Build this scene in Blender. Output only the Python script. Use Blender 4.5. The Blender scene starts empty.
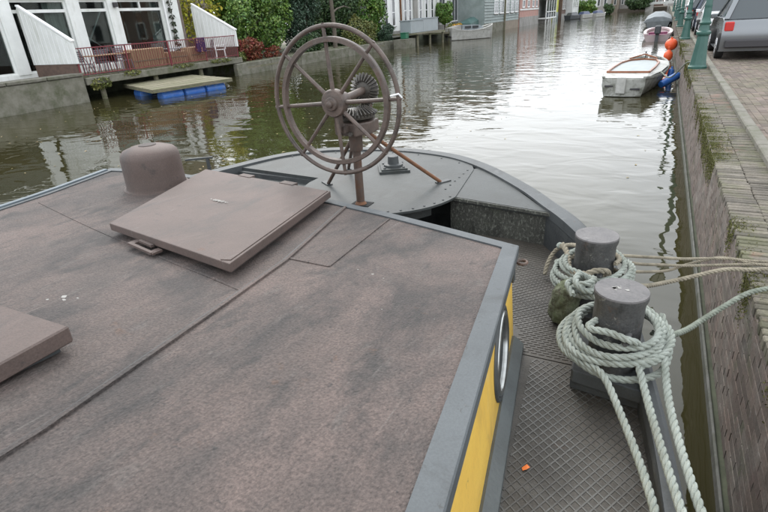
import bpy, bmesh, math, random
import numpy as np
from mathutils import Vector, Matrix

random.seed(7); RNG = np.random.default_rng(7)
SC = bpy.context.scene
COL = SC.collection
PI = math.pi

# ------------------------------------------------------------------ camera
PITCH, ROLL, YAW = math.radians(25.0), math.radians(3.66), math.radians(28.014)
f0 = np.array([0, math.cos(PITCH), -math.sin(PITCH)]); r0 = np.array([1., 0, 0]); u0 = np.cross(r0, f0)
cr, sr = math.cos(ROLL), math.sin(ROLL)
rr = cr*r0 - sr*u0; uu = sr*r0 + cr*u0
cy, sy = math.cos(YAW), math.sin(YAW)
RZ = np.array([[cy, -sy, 0], [sy, cy, 0], [0, 0, 1]])
rr, uu, ff = RZ@rr, RZ@uu, RZ@f0
CAMH = 2.4
cam = bpy.data.cameras.new('camera'); co = bpy.data.objects.new('camera', cam); COL.objects.link(co)
co.matrix_world = Matrix(((rr[0], uu[0], -ff[0], 0), (rr[1], uu[1], -ff[1], 0), (rr[2], uu[2], -ff[2], CAMH), (0, 0, 0, 1)))
cam.lens = 511/768*36; cam.sensor_width = 36; cam.clip_start = 0.05; cam.clip_end = 2000
SC.camera = co

# ------------------------------------------------------------------ light
SUN_EL, SUN_AZ = math.radians(42), math.radians(-38)      # azimuth from +Y towards +X
w = bpy.data.worlds.new('World'); SC.world = w; w.use_nodes = True
nt = w.node_tree; nt.nodes.clear()
out = nt.nodes.new('ShaderNodeOutputWorld'); bg = nt.nodes.new('ShaderNodeBackground')
sky = nt.nodes.new('ShaderNodeTexSky'); sky.sky_type = 'NISHITA'; sky.sun_disc = False
sky.sun_elevation = SUN_EL; sky.sun_rotation = SUN_AZ
sky.dust_density = 4; sky.air_density = 1.0; sky.ozone_density = 1
hs = nt.nodes.new('ShaderNodeHueSaturation'); hs.inputs['Saturation'].default_value = 0.22
nt.links.new(sky.outputs[0], hs.inputs['Color'])
tc = nt.nodes.new('ShaderNodeTexCoord'); mp = nt.nodes.new('ShaderNodeMapping'); mp.inputs['Scale'].default_value = (1, 1, 2.6)
ns = nt.nodes.new('ShaderNodeTexNoise'); ns.inputs['Scale'].default_value = 1.7; ns.inputs['Detail'].default_value = 5
nt.links.new(tc.outputs['Generated'], mp.inputs[0]); nt.links.new(mp.outputs[0], ns.inputs['Vector'])
rp = nt.nodes.new('ShaderNodeValToRGB'); rp.color_ramp.elements[0].position = .3; rp.color_ramp.elements[1].position = .7
rp.color_ramp.elements[0].color = (13.0, 14.0, 15.1, 1); rp.color_ramp.elements[1].color = (18.8, 19.5, 20.3, 1)
nt.links.new(ns.outputs[0], rp.inputs[0])
mx = nt.nodes.new('ShaderNodeMix'); mx.data_type = 'RGBA'; mx.inputs[0].default_value = .72
nt.links.new(hs.outputs[0], mx.inputs[6]); nt.links.new(rp.outputs[0], mx.inputs[7])
nt.links.new(mx.outputs[2], bg.inputs[0]); bg.inputs[1].default_value = 0.12
nt.links.new(bg.outputs[0], out.inputs[0])
sl = bpy.data.lights.new('sun', 'SUN'); sl.energy = 1.0; sl.angle = math.radians(16); sl.color = (1, .96, .9)
so = bpy.data.objects.new('sun', sl); COL.objects.link(so)
sd = Vector((math.sin(SUN_AZ)*math.cos(SUN_EL), math.cos(SUN_AZ)*math.cos(SUN_EL), math.sin(SUN_EL)))
so.rotation_euler = (-sd).to_track_quat('-Z', 'Y').to_euler(); so.location = (0, 0, 30)
SC.view_settings.view_transform = 'Standard'; SC.view_settings.look = 'None'; SC.view_settings.exposure = 0.46; SC.view_settings.gamma = 1

# ------------------------------------------------------------------ helpers
def lin(r, g, b):
    f = lambda c: (c/255/12.92) if c/255 <= .04045 else ((c/255+.055)/1.055)**2.4
    return (f(r), f(g), f(b), 1)

def mat(name, c1, c2=None, scale=8, rough=.7, bump=0, bscale=None, metal=0, c3=None, scale3=1.5, amt3=.5, stretch=(1, 1, 1), spec=.5,
        island=0, detail=6, grain=0, gscale=90, layers=(), thr=(.35, .65), thr3=(.45, .62), bdist=.01, rough2=None, trans=0):
    m = bpy.data.materials.new(name); m.use_nodes = True; n = m.node_tree; L = n.links.new
    b = n.nodes['Principled BSDF']
    c1 = tuple(c1)[:3]+(1,); b.inputs['Roughness'].default_value = rough; b.inputs['Metallic'].default_value = metal
    b.inputs['Specular IOR Level'].default_value = spec
    tc = n.nodes.new('ShaderNodeTexCoord'); mp = n.nodes.new('ShaderNodeMapping'); mp.inputs['Scale'].default_value = stretch
    geo = n.nodes.new('ShaderNodeNewGeometry'); L(geo.outputs['Position'], mp.inputs[0])
    cur = None
    if c2 is not None:
        t = n.nodes.new('ShaderNodeTexNoise'); t.inputs['Scale'].default_value = scale; t.inputs['Detail'].default_value = detail; t.inputs['Roughness'].default_value = .62
        L(mp.outputs[0], t.inputs['Vector'])
        r = n.nodes.new('ShaderNodeValToRGB'); r.color_ramp.elements[0].position, r.color_ramp.elements[1].position = thr
        r.color_ramp.elements[0].color = c1; r.color_ramp.elements[1].color = tuple(c2)[:3]+(1,)
        L(t.outputs[0], r.inputs[0]); cur = r.outputs[0]
        if rough2 is not None:
            mr = n.nodes.new('ShaderNodeMapRange'); mr.inputs[1].default_value, mr.inputs[2].default_value = thr; mr.inputs[3].default_value = rough; mr.inputs[4].default_value = rough2
            L(t.outputs[0], mr.inputs[0]); L(mr.outputs[0], b.inputs['Roughness'])
    if c3 is not None:
        t = n.nodes.new('ShaderNodeTexNoise'); t.inputs['Scale'].default_value = scale3; t.inputs['Detail'].default_value = 8; t.inputs['Roughness'].default_value = .7
        L(mp.outputs[0], t.inputs['Vector'])
        r = n.nodes.new('ShaderNodeValToRGB'); r.color_ramp.elements[0].position, r.color_ramp.elements[1].position = thr3
        r.color_ramp.elements[0].color = (0, 0, 0, 1); r.color_ramp.elements[1].color = (amt3, amt3, amt3, 1)
        L(t.outputs[0], r.inputs[0])
        x = n.nodes.new('ShaderNodeMix'); x.data_type = 'RGBA'; x.inputs[6].default_value = c1; x.inputs[7].default_value = tuple(c3)[:3]+(1,)
        if cur: L(cur, x.inputs[6])
        L(r.outputs[0], x.inputs[0]); cur = x.outputs[2]
    for (lc, ls, lst, t0_, t1_, la) in layers:      # colour of dirt, wear or bare patches, soft-edged noise shapes
        mp2 = n.nodes.new('ShaderNodeMapping'); mp2.inputs['Scale'].default_value = lst; mp2.inputs['Location'].default_value = (ls*.37, ls*.91, 0); L(geo.outputs['Position'], mp2.inputs[0])
        t = n.nodes.new('ShaderNodeTexNoise'); t.inputs['Scale'].default_value = ls; t.inputs['Detail'].default_value = 7; t.inputs['Roughness'].default_value = .68; t.inputs['Distortion'].default_value = .4
        L(mp2.outputs[0], t.inputs['Vector']); q = n.nodes.new('ShaderNodeMapRange'); q.inputs[1].default_value = t0_; q.inputs[2].default_value = t1_; q.inputs[3].default_value = 0; q.inputs[4].default_value = la
        L(t.outputs[0], q.inputs[0]); x = n.nodes.new('ShaderNodeMix'); x.data_type = 'RGBA'; x.inputs[6].default_value = c1; x.inputs[7].default_value = tuple(lc)[:3]+(1,)
        if cur: L(cur, x.inputs[6])
        L(q.outputs[0], x.inputs[0]); cur = x.outputs[2]
    if island:
        h = n.nodes.new('ShaderNodeHueSaturation'); mr = n.nodes.new('ShaderNodeMapRange'); mr.inputs[3].default_value = 1-island; mr.inputs[4].default_value = 1+island
        oi = n.nodes.new('ShaderNodeObjectInfo'); ad = n.nodes.new('ShaderNodeMath'); fr2 = n.nodes.new('ShaderNodeMath'); fr2.operation = 'FRACT'
        L(geo.outputs['Random Per Island'], ad.inputs[0]); L(oi.outputs['Random'], ad.inputs[1]); L(ad.outputs[0], fr2.inputs[0]); L(fr2.outputs[0], mr.inputs[0]); L(mr.outputs[0], h.inputs['Value'])
        if cur: L(cur, h.inputs['Color'])
        else: h.inputs['Color'].default_value = c1
        mh = n.nodes.new('ShaderNodeMapRange'); mh.inputs[3].default_value = .5-island*.06; mh.inputs[4].default_value = .5+island*.04
        L(geo.outputs['Random Per Island'], mh.inputs[0]); L(mh.outputs[0], h.inputs['Hue'])
        cur = h.outputs[0]
    if grain:
        t = n.nodes.new('ShaderNodeTexNoise'); t.inputs['Scale'].default_value = gscale; t.inputs['Detail'].default_value = 3; t.inputs['Roughness'].default_value = .7
        L(geo.outputs['Position'], t.inputs['Vector']); mg = n.nodes.new('ShaderNodeMapRange'); mg.inputs[1].default_value = .32; mg.inputs[2].default_value = .68; mg.inputs[3].default_value = 1-grain; mg.inputs[4].default_value = 1+grain
        L(t.outputs[0], mg.inputs[0]); h = n.nodes.new('ShaderNodeHueSaturation'); L(mg.outputs[0], h.inputs['Value'])
        if cur: L(cur, h.inputs['Color'])
        else: h.inputs['Color'].default_value = c1
        cur = h.outputs[0]
    if cur: L(cur, b.inputs['Base Color'])
    else: b.inputs['Base Color'].default_value = c1
    if bump:
        t = n.nodes.new('ShaderNodeTexNoise'); t.inputs['Scale'].default_value = bscale or scale*4; t.inputs['Detail'].default_value = 5
        L(mp.outputs[0], t.inputs['Vector']); bp = n.nodes.new('ShaderNodeBump'); bp.inputs['Strength'].default_value = bump; bp.inputs['Distance'].default_value = bdist
        L(t.outputs[0], bp.inputs['Height']); L(bp.outputs[0], b.inputs['Normal'])
    return m

def tag(o, label=None, cat=None, group=None, kind=None):
    if label: o['label'] = label
    if cat: o['category'] = cat
    if group: o['group'] = group
    if kind: o['kind'] = kind
    return o
def wloc(o):
    v = Vector((0, 0, 0))
    while o is not None: v = v+o.location; o = o.parent
    return v
def thing(name, label, cat, loc=(0, 0, 0), rz=0, group=None):
    o = bpy.data.objects.new(name, None); o.empty_display_size = .2; COL.objects.link(o); o.location = loc; o.rotation_euler = (0, 0, rz)
    return tag(o, label, cat, group)

class G:
    def __init__(s): s.v = []; s.f = []
    def add(s, vs, fs):
        k = len(s.v); s.v.extend([tuple(map(float, v)) for v in vs]); s.f.extend([tuple(i+k for i in f) for f in fs]); return s
    def box(s, x0, x1, y0, y1, z0, z1, bev=0):
        if bev:
            b = bev; bm = bmesh.new(); bmesh.ops.create_cube(bm, size=1)
            for v in bm.verts: v.co = Vector(((x0+x1)/2+v.co.x*(x1-x0), (y0+y1)/2+v.co.y*(y1-y0), (z0+z1)/2+v.co.z*(z1-z0)))
            bmesh.ops.bevel(bm, geom=bm.edges[:], offset=b, segments=1, affect='EDGES', profile=.5)
            bm.verts.index_update(); s.add([v.co[:] for v in bm.verts], [[v.index for v in f.verts] for f in bm.faces]); bm.free(); return s
        return s.add([(x0, y0, z0), (x1, y0, z0), (x1, y1, z0), (x0, y1, z0), (x0, y0, z1), (x1, y0, z1), (x1, y1, z1), (x0, y1, z1)],
                     [(0, 3, 2, 1), (4, 5, 6, 7), (0, 1, 5, 4), (1, 2, 6, 5), (2, 3, 7, 6), (3, 0, 4, 7)])
    def obox(s, c, ax, sz):          # oriented box: centre, 3 axes, full sizes
        c = Vector(c); A = [Vector(a).normalized()*h/2 for a, h in zip(ax, sz)]
        vs = [c+sx*A[0]+sy_*A[1]+sz_*A[2] for sz_ in (-1, 1) for sx, sy_ in ((-1, -1), (1, -1), (1, 1), (-1, 1))]
        return s.add(vs, [(0, 3, 2, 1), (4, 5, 6, 7), (0, 1, 5, 4), (1, 2, 6, 5), (2, 3, 7, 6), (3, 0, 4, 7)])
    def bar(s, a, b, w_, h_, up=(0, 0, 1)):
        a, b = Vector(a), Vector(b); d = (b-a); L = d.length; d.normalize(); up = Vector(up)
        if abs(d.dot(up)) > .98: up = Vector((1, 0, 0))
        sd_ = d.cross(up).normalized(); u = sd_.cross(d)
        return s.obox((a+b)/2, (d, sd_, u), (L, w_, h_))
    def prism(s, poly, z0, z1):      # z0,z1: number or function(x,y)
        F0 = z0 if callable(z0) else (lambda x, y: z0); F1 = z1 if callable(z1) else (lambda x, y: z1)
        n = len(poly); s.add([(x, y, F0(x, y)) for x, y in poly]+[(x, y, F1(x, y)) for x, y in poly],
              [tuple(range(n))[::-1], tuple(range(n, 2*n))]+[(i, (i+1) % n, n+(i+1) % n, n+i) for i in range(n)]); return s
    def tube(s, pts, r, n=8, cap=True, closed=False):
        pts = [Vector(p) for p in pts]; m = len(pts); rs = r if isinstance(r, (list, tuple)) else [r]*m
        base = len(s.v); prev = None
        for i, p in enumerate(pts):
            a = pts[(i-1) % m] if (closed or i > 0) else p; b = pts[(i+1) % m] if (closed or i < m-1) else p
            t = (b-a).normalized()
            if prev is None:
                q = Vector((0, 0, 1)) if abs(t.z) < .9 else Vector((1, 0, 0)); x = t.cross(q).normalized()
            else: x = (prev-t*prev.dot(t)).normalized()
            prev = x; y = t.cross(x)
            for k in range(n):
                an = 2*PI*k/n; s.v.append(tuple(p+(x*math.cos(an)+y*math.sin(an))*rs[i]))
        for i in range(m if closed else m-1):
            j = (i+1) % m
            for k in range(n):
                k2 = (k+1) % n; s.f.append((base+i*n+k, base+i*n+k2, base+j*n+k2, base+j*n+k))
        if cap and not closed:
            s.f.append(tuple(base+k for k in range(n))[::-1]); s.f.append(tuple(base+(m-1)*n+k for k in range(n)))
        return s
    def lathe(s, prof, c=(0, 0, 0), n=24, axis=(0, 0, 1), sides=None):
        ax = Vector(axis).normalized(); q = Vector((1, 0, 0)) if abs(ax.x) < .9 else Vector((0, 1, 0)); x = (q-ax*q.dot(ax)).normalized(); y = ax.cross(x); c = Vector(c)
        base = len(s.v); m = len(prof)
        for (r, h) in prof:
            for k in range(n):
                an = 2*PI*(k+.5)/n; s.v.append(tuple(c+ax*h+(x*math.cos(an)+y*math.sin(an))*r))
        for i in range(m-1):
            for k in range(n):
                k2 = (k+1) % n; s.f.append((base+i*n+k, base+i*n+k2, base+(i+1)*n+k2, base+(i+1)*n+k))
        s.f.append(tuple(base+k for k in range(n))[::-1]); s.f.append(tuple(base+(m-1)*n+k for k in range(n)))
        return s
    def torus(s, c, R, r, axis=(0, 0, 1), N=48, n=8):
        ax = Vector(axis).normalized(); q = Vector((1, 0, 0)) if abs(ax.x) < .9 else Vector((0, 1, 0)); x = (q-ax*q.dot(ax)).normalized(); y = ax.cross(x); c = Vector(c)
        return s.tube([c+(x*math.cos(2*PI*i/N)+y*math.sin(2*PI*i/N))*R for i in range(N)], r, n, closed=True)
    def loft(s, secs, closed=False, cap=True):
        n = len(secs[0]); base = len(s.v)
        for q in secs: s.v.extend([tuple(map(float, p)) for p in q])
        rng = n if closed else n-1
        for i in range(len(secs)-1):
            for k in range(rng):
                k2 = (k+1) % n; s.f.append((base+i*n+k, base+i*n+k2, base+(i+1)*n+k2, base+(i+1)*n+k))
        if cap and closed:
            s.f.append(tuple(base+k for k in range(n))[::-1]); s.f.append(tuple(base+(len(secs)-1)*n+k for k in range(n)))
        return s
    def build(s, name, m, parent=None, smooth=False, world=True, recalc=True, bevel=0):
        off = wloc(parent) if (world and parent is not None) else Vector((0, 0, 0))
        me = bpy.data.meshes.new(name); me.from_pydata([(v[0]-off.x, v[1]-off.y, v[2]-off.z) for v in s.v], [], s.f)
        me.materials.append(m)
        if recalc or bevel:
            bm = bmesh.new(); bm.from_mesh(me)
            if bevel: bmesh.ops.bevel(bm, geom=[e for e in bm.edges if e.is_manifold and e.calc_face_angle(0) > .5], offset=bevel, segments=2, affect='EDGES', profile=.6)
            bmesh.ops.recalc_face_normals(bm, faces=bm.faces[:]); bm.to_mesh(me); bm.free()
        if smooth:
            for p in me.polygons: p.use_smooth = True
            try: me.set_sharp_from_angle(angle=math.radians(38))
            except Exception: pass
        me.update(); o = bpy.data.objects.new(name, me); COL.objects.link(o); o.parent = parent
        return o

def copy_tree(o, parent=None):
    c = o.copy(); COL.objects.link(c); c.parent = parent
    for ch in list(o.children): copy_tree(ch, c)
    return c
def catmull(P, per=12, closed=False):
    P = [np.array(p, float) for p in P]; out_ = []; n = len(P)
    rng = range(n if closed else n-1)
    for i in rng:
        p0 = P[(i-1) % n] if (closed or i > 0) else 2*P[0]-P[1]; p1 = P[i]; p2 = P[(i+1) % n]; p3 = P[(i+2) % n] if (closed or i+2 < n) else 2*P[-1]-P[-2]
        for t in np.arange(per)/per:
            out_.append(.5*((2*p1)+(-p0+p2)*t+(2*p0-5*p1+4*p2-p3)*t*t+(-p0+3*p1-3*p2+p3)*t**3))
    if not closed: out_.append(P[-1])
    return np.array(out_)

# ------------------------------------------------------------------ materials
M = {}
M['roof'] = mat('roof_paint', (.092, .068, .059), (.062, .050, .045), 3.1, .74, .9, 150, stretch=(1, .7, 1), bdist=.008, grain=.42, gscale=120,
    layers=[((.028, .025, .024), 1.5, (1.5, .65, 1), .50, .62, .72), ((.124, .090, .078), 1.9, (1.3, .8, 1), .49, .63, .70), ((.024, .023, .022), 4.2, (1.6, .7, 1), .54, .64, .65), ((.098, .086, .078), 12, (1.6, .5, 1), .57, .66, .4),
            ((.15, .135, .122), 7, (4.5, .28, 1), .63, .70, .45), ((.02, .02, .02), 34, (1, 1, 1), .63, .67, .6), ((.22, .21, .195), 24, (1, 1, 1), .715, .735, .6), ((.085, .045, .026), 7, (1, 1, 1), .64, .70, .5)])
M['hatch'] = mat('hatch_paint', (.098, .068, .058), (.074, .053, .045), 2.6, .66, .35, 140, bdist=.004, grain=.16, gscale=150,
    layers=[((.045, .040, .038), 1.9, (1.5, .7, 1), .53, .68, .7), ((.125, .090, .078), 3.3, (1.8, .5, 1), .55, .68, .5), ((.03, .028, .027), 11, (1, 1, 1), .60, .68, .55), ((.19, .17, .155), 10, (3, .35, 1), .65, .71, .4), ((.095, .045, .025), 16, (1, 1, 1), .68, .72, .5)])
M['hatch_edge'] = mat('hatch_edge_paint', (.075, .058, .052), (.045, .038, .035), 6, .75, .3, layers=[((.09, .042, .022), 9, (1, 1, 1), .6, .68, .5)])
M['trim'] = mat('grey_trim_paint', (.072, .081, .086), (.058, .065, .069), 3, .62, .3, 120, bdist=.002, grain=.12, gscale=160,
    layers=[((.030, .032, .031), 4, (1, 1, 1), .55, .68, .7), ((.11, .118, .12), 6, (1, .5, 1), .58, .68, .5), ((.035, .036, .033), 28, (1, 1, 1), .62, .66, .7), ((.10, .05, .028), 13, (1, 1, 1), .68, .73, .6)])
M['trimblue'] = mat('pale_blue_grey_trim', (.17, .21, .235), (.12, .15, .17), 5, .5)
M['moss_seal'] = mat('mossy_rubber_strip', (.018, .018, .016), (.08, .09, .06), 60, .9, .8, 120, thr=(.45, .7))
M['yellow'] = mat('yellow_paint', (.76, .49, .085), (.70, .43, .075), 3, .42, .1, 30, bdist=.004, grain=.05, gscale=60,
    layers=[((.36, .24, .08), 4, (1, 1, .25), .55, .70, .5), ((.14, .10, .05), 18, (1, 1, .4), .64, .70, .6), ((.62, .50, .25), 6, (1, 1, 1), .6, .7, .4)])
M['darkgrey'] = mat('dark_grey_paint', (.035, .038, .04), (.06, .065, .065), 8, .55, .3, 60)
M['steel'] = mat('porthole_steel', (.42, .43, .42), (.3, .3, .29), 20, .28, 0, metal=.9)
M['porthole_glass'] = mat('porthole_glass', (.02, .025, .028), rough=.06)
M['deck'] = mat('grey_deck_paint', (.045, .050, .049), (.034, .038, .037), 4, .60, .4, 60, bdist=.004, grain=.12, gscale=120,
    layers=[((.030, .031, .028), 2.2, (1, 1, 1), .50, .64, .7), ((.068, .074, .071), 3.2, (1, 1, 1), .54, .68, .55), ((.022, .022, .020), 9, (1, 1, 1), .60, .68, .6), ((.10, .105, .10), 14, (1, 1, 1), .64, .70, .5), ((.085, .045, .025), 8, (1, 1, 1), .67, .74, .55)])
M['gunwale'] = mat('gunwale_grey', (.064, .070, .072), (.048, .052, .054), 4, .6, .25, 60, bdist=.003, grain=.1, gscale=120,
    layers=[((.030, .032, .030), 4, (1, 1, 1), .54, .68, .7), ((.115, .122, .122), 8, (1, 1, 1), .58, .68, .5), ((.09, .045, .025), 10, (1, 1, 1), .66, .72, .55)])
M['bulkhead'] = mat('peeling_mossy_bulkhead', (.040, .040, .034), (.062, .062, .052), 5, .85, .7, 90, stretch=(1, 1, .6), bdist=.004, grain=.4, gscale=90,
    layers=[((.15, .155, .13), 60, (1, 1, .6), .53, .60, .75), ((.018, .018, .015), 8, (2, 2, .5), .54, .66, .8), ((.09, .10, .07), 3, (1, 1, .6), .55, .7, .5)])
M['black'] = mat('black_void', (.008, .008, .008), rough=.9)
M['iron'] = mat('rusty_grey_iron', (.10, .07, .055), (.14, .10, .08), 12, .65, .5, 90, c3=(.15, .06, .026), scale3=7, amt3=.7, thr3=(.47, .62), bdist=.003)
M['wheel'] = mat('wheel_brown_iron', (.150, .108, .088), (.095, .070, .057), 9, .5, .45, 70, bdist=.003, grain=.15, gscale=120, layers=[((.055, .045, .040), 9, (1, 1, 1), .52, .64, .7), ((.19, .16, .145), 14, (1, 1, 1), .6, .68, .5), ((.12, .055, .03), 6, (1, 1, 1), .6, .7, .5)])
M['rust'] = mat('orange_rust', (.20, .085, .035), (.12, .06, .035), 20, .75, .5, 90)
M['gear'] = mat('greased_gear_iron', (.045, .04, .036), (.085, .075, .06), 25, .45, .4, 90)
M['tread'] = mat('tread_plate', (.044, .038, .031), (.066, .058, .048), 4, .6, .5, 120, bdist=.003, grain=.3, gscale=130,
    layers=[((.026, .023, .018), 3, (1, 1, 1), .47, .62, .8), ((.085, .080, .072), 5, (1, 1, 1), .56, .68, .5), ((.06, .035, .02), 9, (1, 1, 1), .6, .7, .55)])
M['rib'] = mat('worn_tread_ribs', (.100, .098, .090), (.068, .065, .058), 7, .5, 0, grain=.2, layers=[((.040, .036, .030), 3.4, (1, 1, 1), .48, .62, .8), ((.14, .138, .13), 9, (1, 1, 1), .6, .68, .6)])
M['bollard'] = mat('bollard_iron', (.050, .051, .051), (.068, .068, .067), 14, .6, .5, 90, bdist=.003, grain=.25, gscale=120, layers=[((.020, .020, .019), 7, (1, 1, .5), .5, .64, .8), ((.20, .20, .175), 34, (1, 1, 1), .60, .66, .75), ((.085, .042, .024), 12, (1, 1, .6), .6, .68, .5)])
M['bolltop'] = mat('bollard_top_worn', (.115, .106, .104), (.082, .077, .077), 12, .55, .4, 120, bdist=.002, grain=.15, layers=[((.05, .048, .047), 20, (1, 1, 1), .56, .66, .6), ((.17, .165, .16), 13, (1, 1, 1), .62, .68, .5)])
M['rope_mint'] = mat('pale_grey_green_rope', (.31, .335, .30), (.21, .23, .20), 14, .95, .6, 700, bdist=.003, grain=.12, gscale=300, layers=[((.14, .14, .11), 6, (1, 1, 1), .52, .68, .6), ((.40, .42, .39), 9, (1, 1, 1), .6, .7, .5), ((.10, .10, .07), 30, (1, 1, 1), .6, .68, .5)])
M['rope_tan'] = mat('tan_hemp_rope', (.30, .265, .20), (.20, .175, .13), 18, .95, .6, 700, bdist=.003, grain=.15, gscale=300, layers=[((.10, .09, .065), 7, (1, 1, 1), .52, .66, .6)])
M['rope_grey'] = mat('grey_green_rope', (.22, .24, .20), (.13, .145, .115), 14, .95, .5, 500, bdist=.003, grain=.15, gscale=300, layers=[((.06, .065, .04), 7, (1, 1, 1), .52, .66, .6)])
M['moss_fender'] = mat('mossy_fender', (.06, .05, .035), (.10, .12, .06), 18, .95, .9, 60, c3=(.2, .22, .15), scale3=30, amt3=.6, bdist=.01)
M['leaf_orange'] = mat('orange_leaf', (.65, .16, .03), rough=.6)
M['concrete'] = mat('weathered_concrete', (.20, .19, .155), (.125, .12, .09), 3, .9, .5, 20, c3=(.06, .07, .03), scale3=1.6, amt3=.8, thr3=(.48, .66), bdist=.01)
M['greenwall'] = mat('algae_concrete', (.09, .10, .065), (.055, .06, .04), 3, .9, .4, c3=(.03, .035, .02), scale3=2, amt3=.7)
M['cap'] = mat('weathered_cap_brick', (.135, .118, .094), (.098, .086, .070), 9, .93, .6, 60, bdist=.004, island=.30, grain=.22, gscale=70,
    layers=[((.075, .080, .034), 2.6, (1, 1, 1), .47, .62, .65), ((.17, .155, .13), 5, (1, 1, 1), .54, .68, .6), ((.05, .048, .036), 7, (1, 1, 1), .56, .66, .6), ((.17, .095, .07), 1.6, (1, 1, 1), .58, .66, .6)])
M['brick_red'] = mat('old_canal_brick', (.150, .112, .094), (.112, .092, .078), 8, .93, .6, 60, bdist=.003, island=.22, grain=.2, gscale=70,
    layers=[((.20, .185, .165), 3, (1, 1, 1), .48, .64, .6), ((.055, .065, .03), 2.2, (1, 1, 1.4), .55, .68, .7), ((.06, .052, .045), 6, (1, 1, 1), .56, .68, .6), ((.24, .225, .205), 17, (1, 1, 1), .6, .68, .5)])
M['lime'] = mat('lime_mortar', (.15, .135, .115), (.10, .095, .07), 6, .95, .5, 40, c3=(.07, .085, .03), scale3=3, amt3=.7)
M['mortar'] = mat('mossy_mortar', (.12, .11, .085), (.08, .085, .045), 6, .95, .5, 40, c3=(.07, .09, .02), scale3=3, amt3=.9)
M['moss'] = mat('green_moss', (.085, .085, .022), (.12, .125, .035), 20, 1, 0, 60, island=.2)
M['kerb'] = mat('kerb_stone', (.24, .225, .19), (.18, .17, .14), 6, .9, .4, 40, c3=(.12, .13, .07), scale3=3, amt3=.5)
M['pave'] = mat('street_brick', (.17, .135, .11), (.13, .11, .095), 8, .9, .4, 40, c3=(.10, .11, .06), scale3=1.5, amt3=.5)
M['beam'] = mat('waterline_beam', (.20, .20, .185), (.12, .125, .10), 9, .8, .4, 40, c3=(.07, .075, .04), scale3=2.5, amt3=.7)
M['white'] = mat('white_paint', (.74, .75, .73), (.66, .67, .65), 2, .5, layers=[((.38, .39, .33), 1.6, (1, 1, .25), .52, .70, .45), ((.5, .51, .46), 6, (1, 1, .2), .56, .68, .4)])
M['white2'] = mat('white_plastic', (.8, .8, .8), rough=.35)
M['glass'] = mat('window_glass', (.03, .035, .038), (.05, .055, .058), 1.2, .08, spec=.8)
M['glass2'] = mat('dark_room', (.02, .018, .016), rough=.8)
M['curtain'] = mat('pale_curtain', (.42, .45, .44), (.3, .33, .32), 5, .8, stretch=(6, 6, .5))
M['brown_curtain'] = mat('brown_curtain', (.20, .09, .045), (.13, .06, .03), 6, .85)
M['brownbrick'] = mat('brown_brick_wall', (.13, .085, .065), (.09, .06, .05), 6, .9, .3, island=.2)
M['rail_red'] = mat('dark_red_railing', (.20, .035, .045), (.14, .03, .035), 10, .5)
M['reed'] = mat('tan_reed_screen', (.40, .28, .17), (.28, .19, .115), 14, .9, .5, 40, stretch=(1, 6, .4))
M['wood'] = mat('grey_wood', (.20, .175, .13), (.13, .12, .085), 6, .9, .4, 30, c3=(.09, .11, .04), scale3=1.5, amt3=.6, stretch=(1, 1, 3))
M['dockwood'] = mat('dock_planks', (.235, .215, .15), (.17, .155, .10), 5, .9, .3, 30, island=.15, c3=(.12, .13, .05), scale3=1.2, amt3=.5)
M['drum'] = mat('blue_plastic_drum', (.03, .12, .44), (.05, .16, .46), 3, .4, layers=[((.14, .19, .24), 3, (1, 1, 2), .52, .66, .6), ((.04, .06, .05), 5, (1, 1, 3), .58, .68, .7)])
M['darkmetal'] = mat('dark_metal', (.035, .032, .035), rough=.5)
M['slate_cloth'] = mat('grey_slatted_plastic', (.13, .12, .14), rough=.6)
M['purple'] = mat('purple_cloth', (.055, .015, .07), (.03, .01, .045), 12, .9, layers=[((.45, .22, .12), 9, (1, 1, 1), .56, .6, .7)])
M['polebrown'] = mat('brown_pole', (.11, .08, .065), (.16, .13, .11), 8, .7)
M['vine'] = mat('dark_vine', (.03, .04, .02), rough=.8, island=.4)
M['leaf_green'] = mat('bright_green_leaves', (.115, .205, .035), (.065, .14, .024), 1.6, .55, island=.55)
M['leaf_dark'] = mat('dark_green_leaves', (.05, .095, .03), (.032, .065, .022), 1.6, .6, island=.5)
M['leaf_blue'] = mat('blue_green_leaves', (.045, .085, .05), (.03, .06, .035), 1.6, .6, island=.5)
M['leaf_red'] = mat('red_leaves', (.24, .045, .025), (.10, .06, .02), 3, .6, island=.5)
M['leaf_yellow'] = mat('yellow_leaves', (.50, .44, .04), (.26, .30, .035), 2, .6, island=.4)
M['leaf_olive'] = mat('olive_leaves', (.15, .155, .035), (.085, .11, .028), 2, .6, island=.5)
M['leaf_flower'] = mat('orange_yellow_flowers', (.75, .25, .02), (.7, .5, .04), 6, .6, island=.3)
M['bark'] = mat('bark', (.13, .11, .085), (.085, .07, .055), 10, .9, .8, 40, stretch=(1, 1, .3))
M['tile_brown'] = mat('brown_roof_tiles', (.10, .075, .06), (.07, .055, .045), 4, .8, .3)
M['greyboard'] = mat('grey_green_boards', (.27, .31, .30), (.21, .25, .24), 1.6, .7, c3=(.15, .18, .16), scale3=.9, amt3=.4)
M['teal'] = mat('teal_tarp', (.035, .085, .075), (.05, .11, .10), 2, .6)
M['pinkbrick'] = mat('pink_brick', (.44, .25, .21), (.36, .20, .17), 2, .85, c3=(.3, .24, .2), scale3=.8, amt3=.4)
M['greystone'] = mat('grey_stone', (.30, .29, .27), (.22, .21, .195), 1.2, .85, c3=(.15, .14, .12), scale3=.5, amt3=.4)
M['tanbrick'] = mat('tan_brick', (.26, .22, .17), (.2, .165, .13), 1.2, .85)
M['palewall'] = mat('pale_render', (.56, .57, .55), (.48, .49, .47), .8, .8)
M['yellowpanel'] = mat('yellow_green_panel', (.50, .45, .06), (.3, .38, .08), 1.2, .7)
M['greybox'] = mat('grey_box_metal', (.30, .335, .35), (.26, .29, .30), 1, .5)
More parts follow.
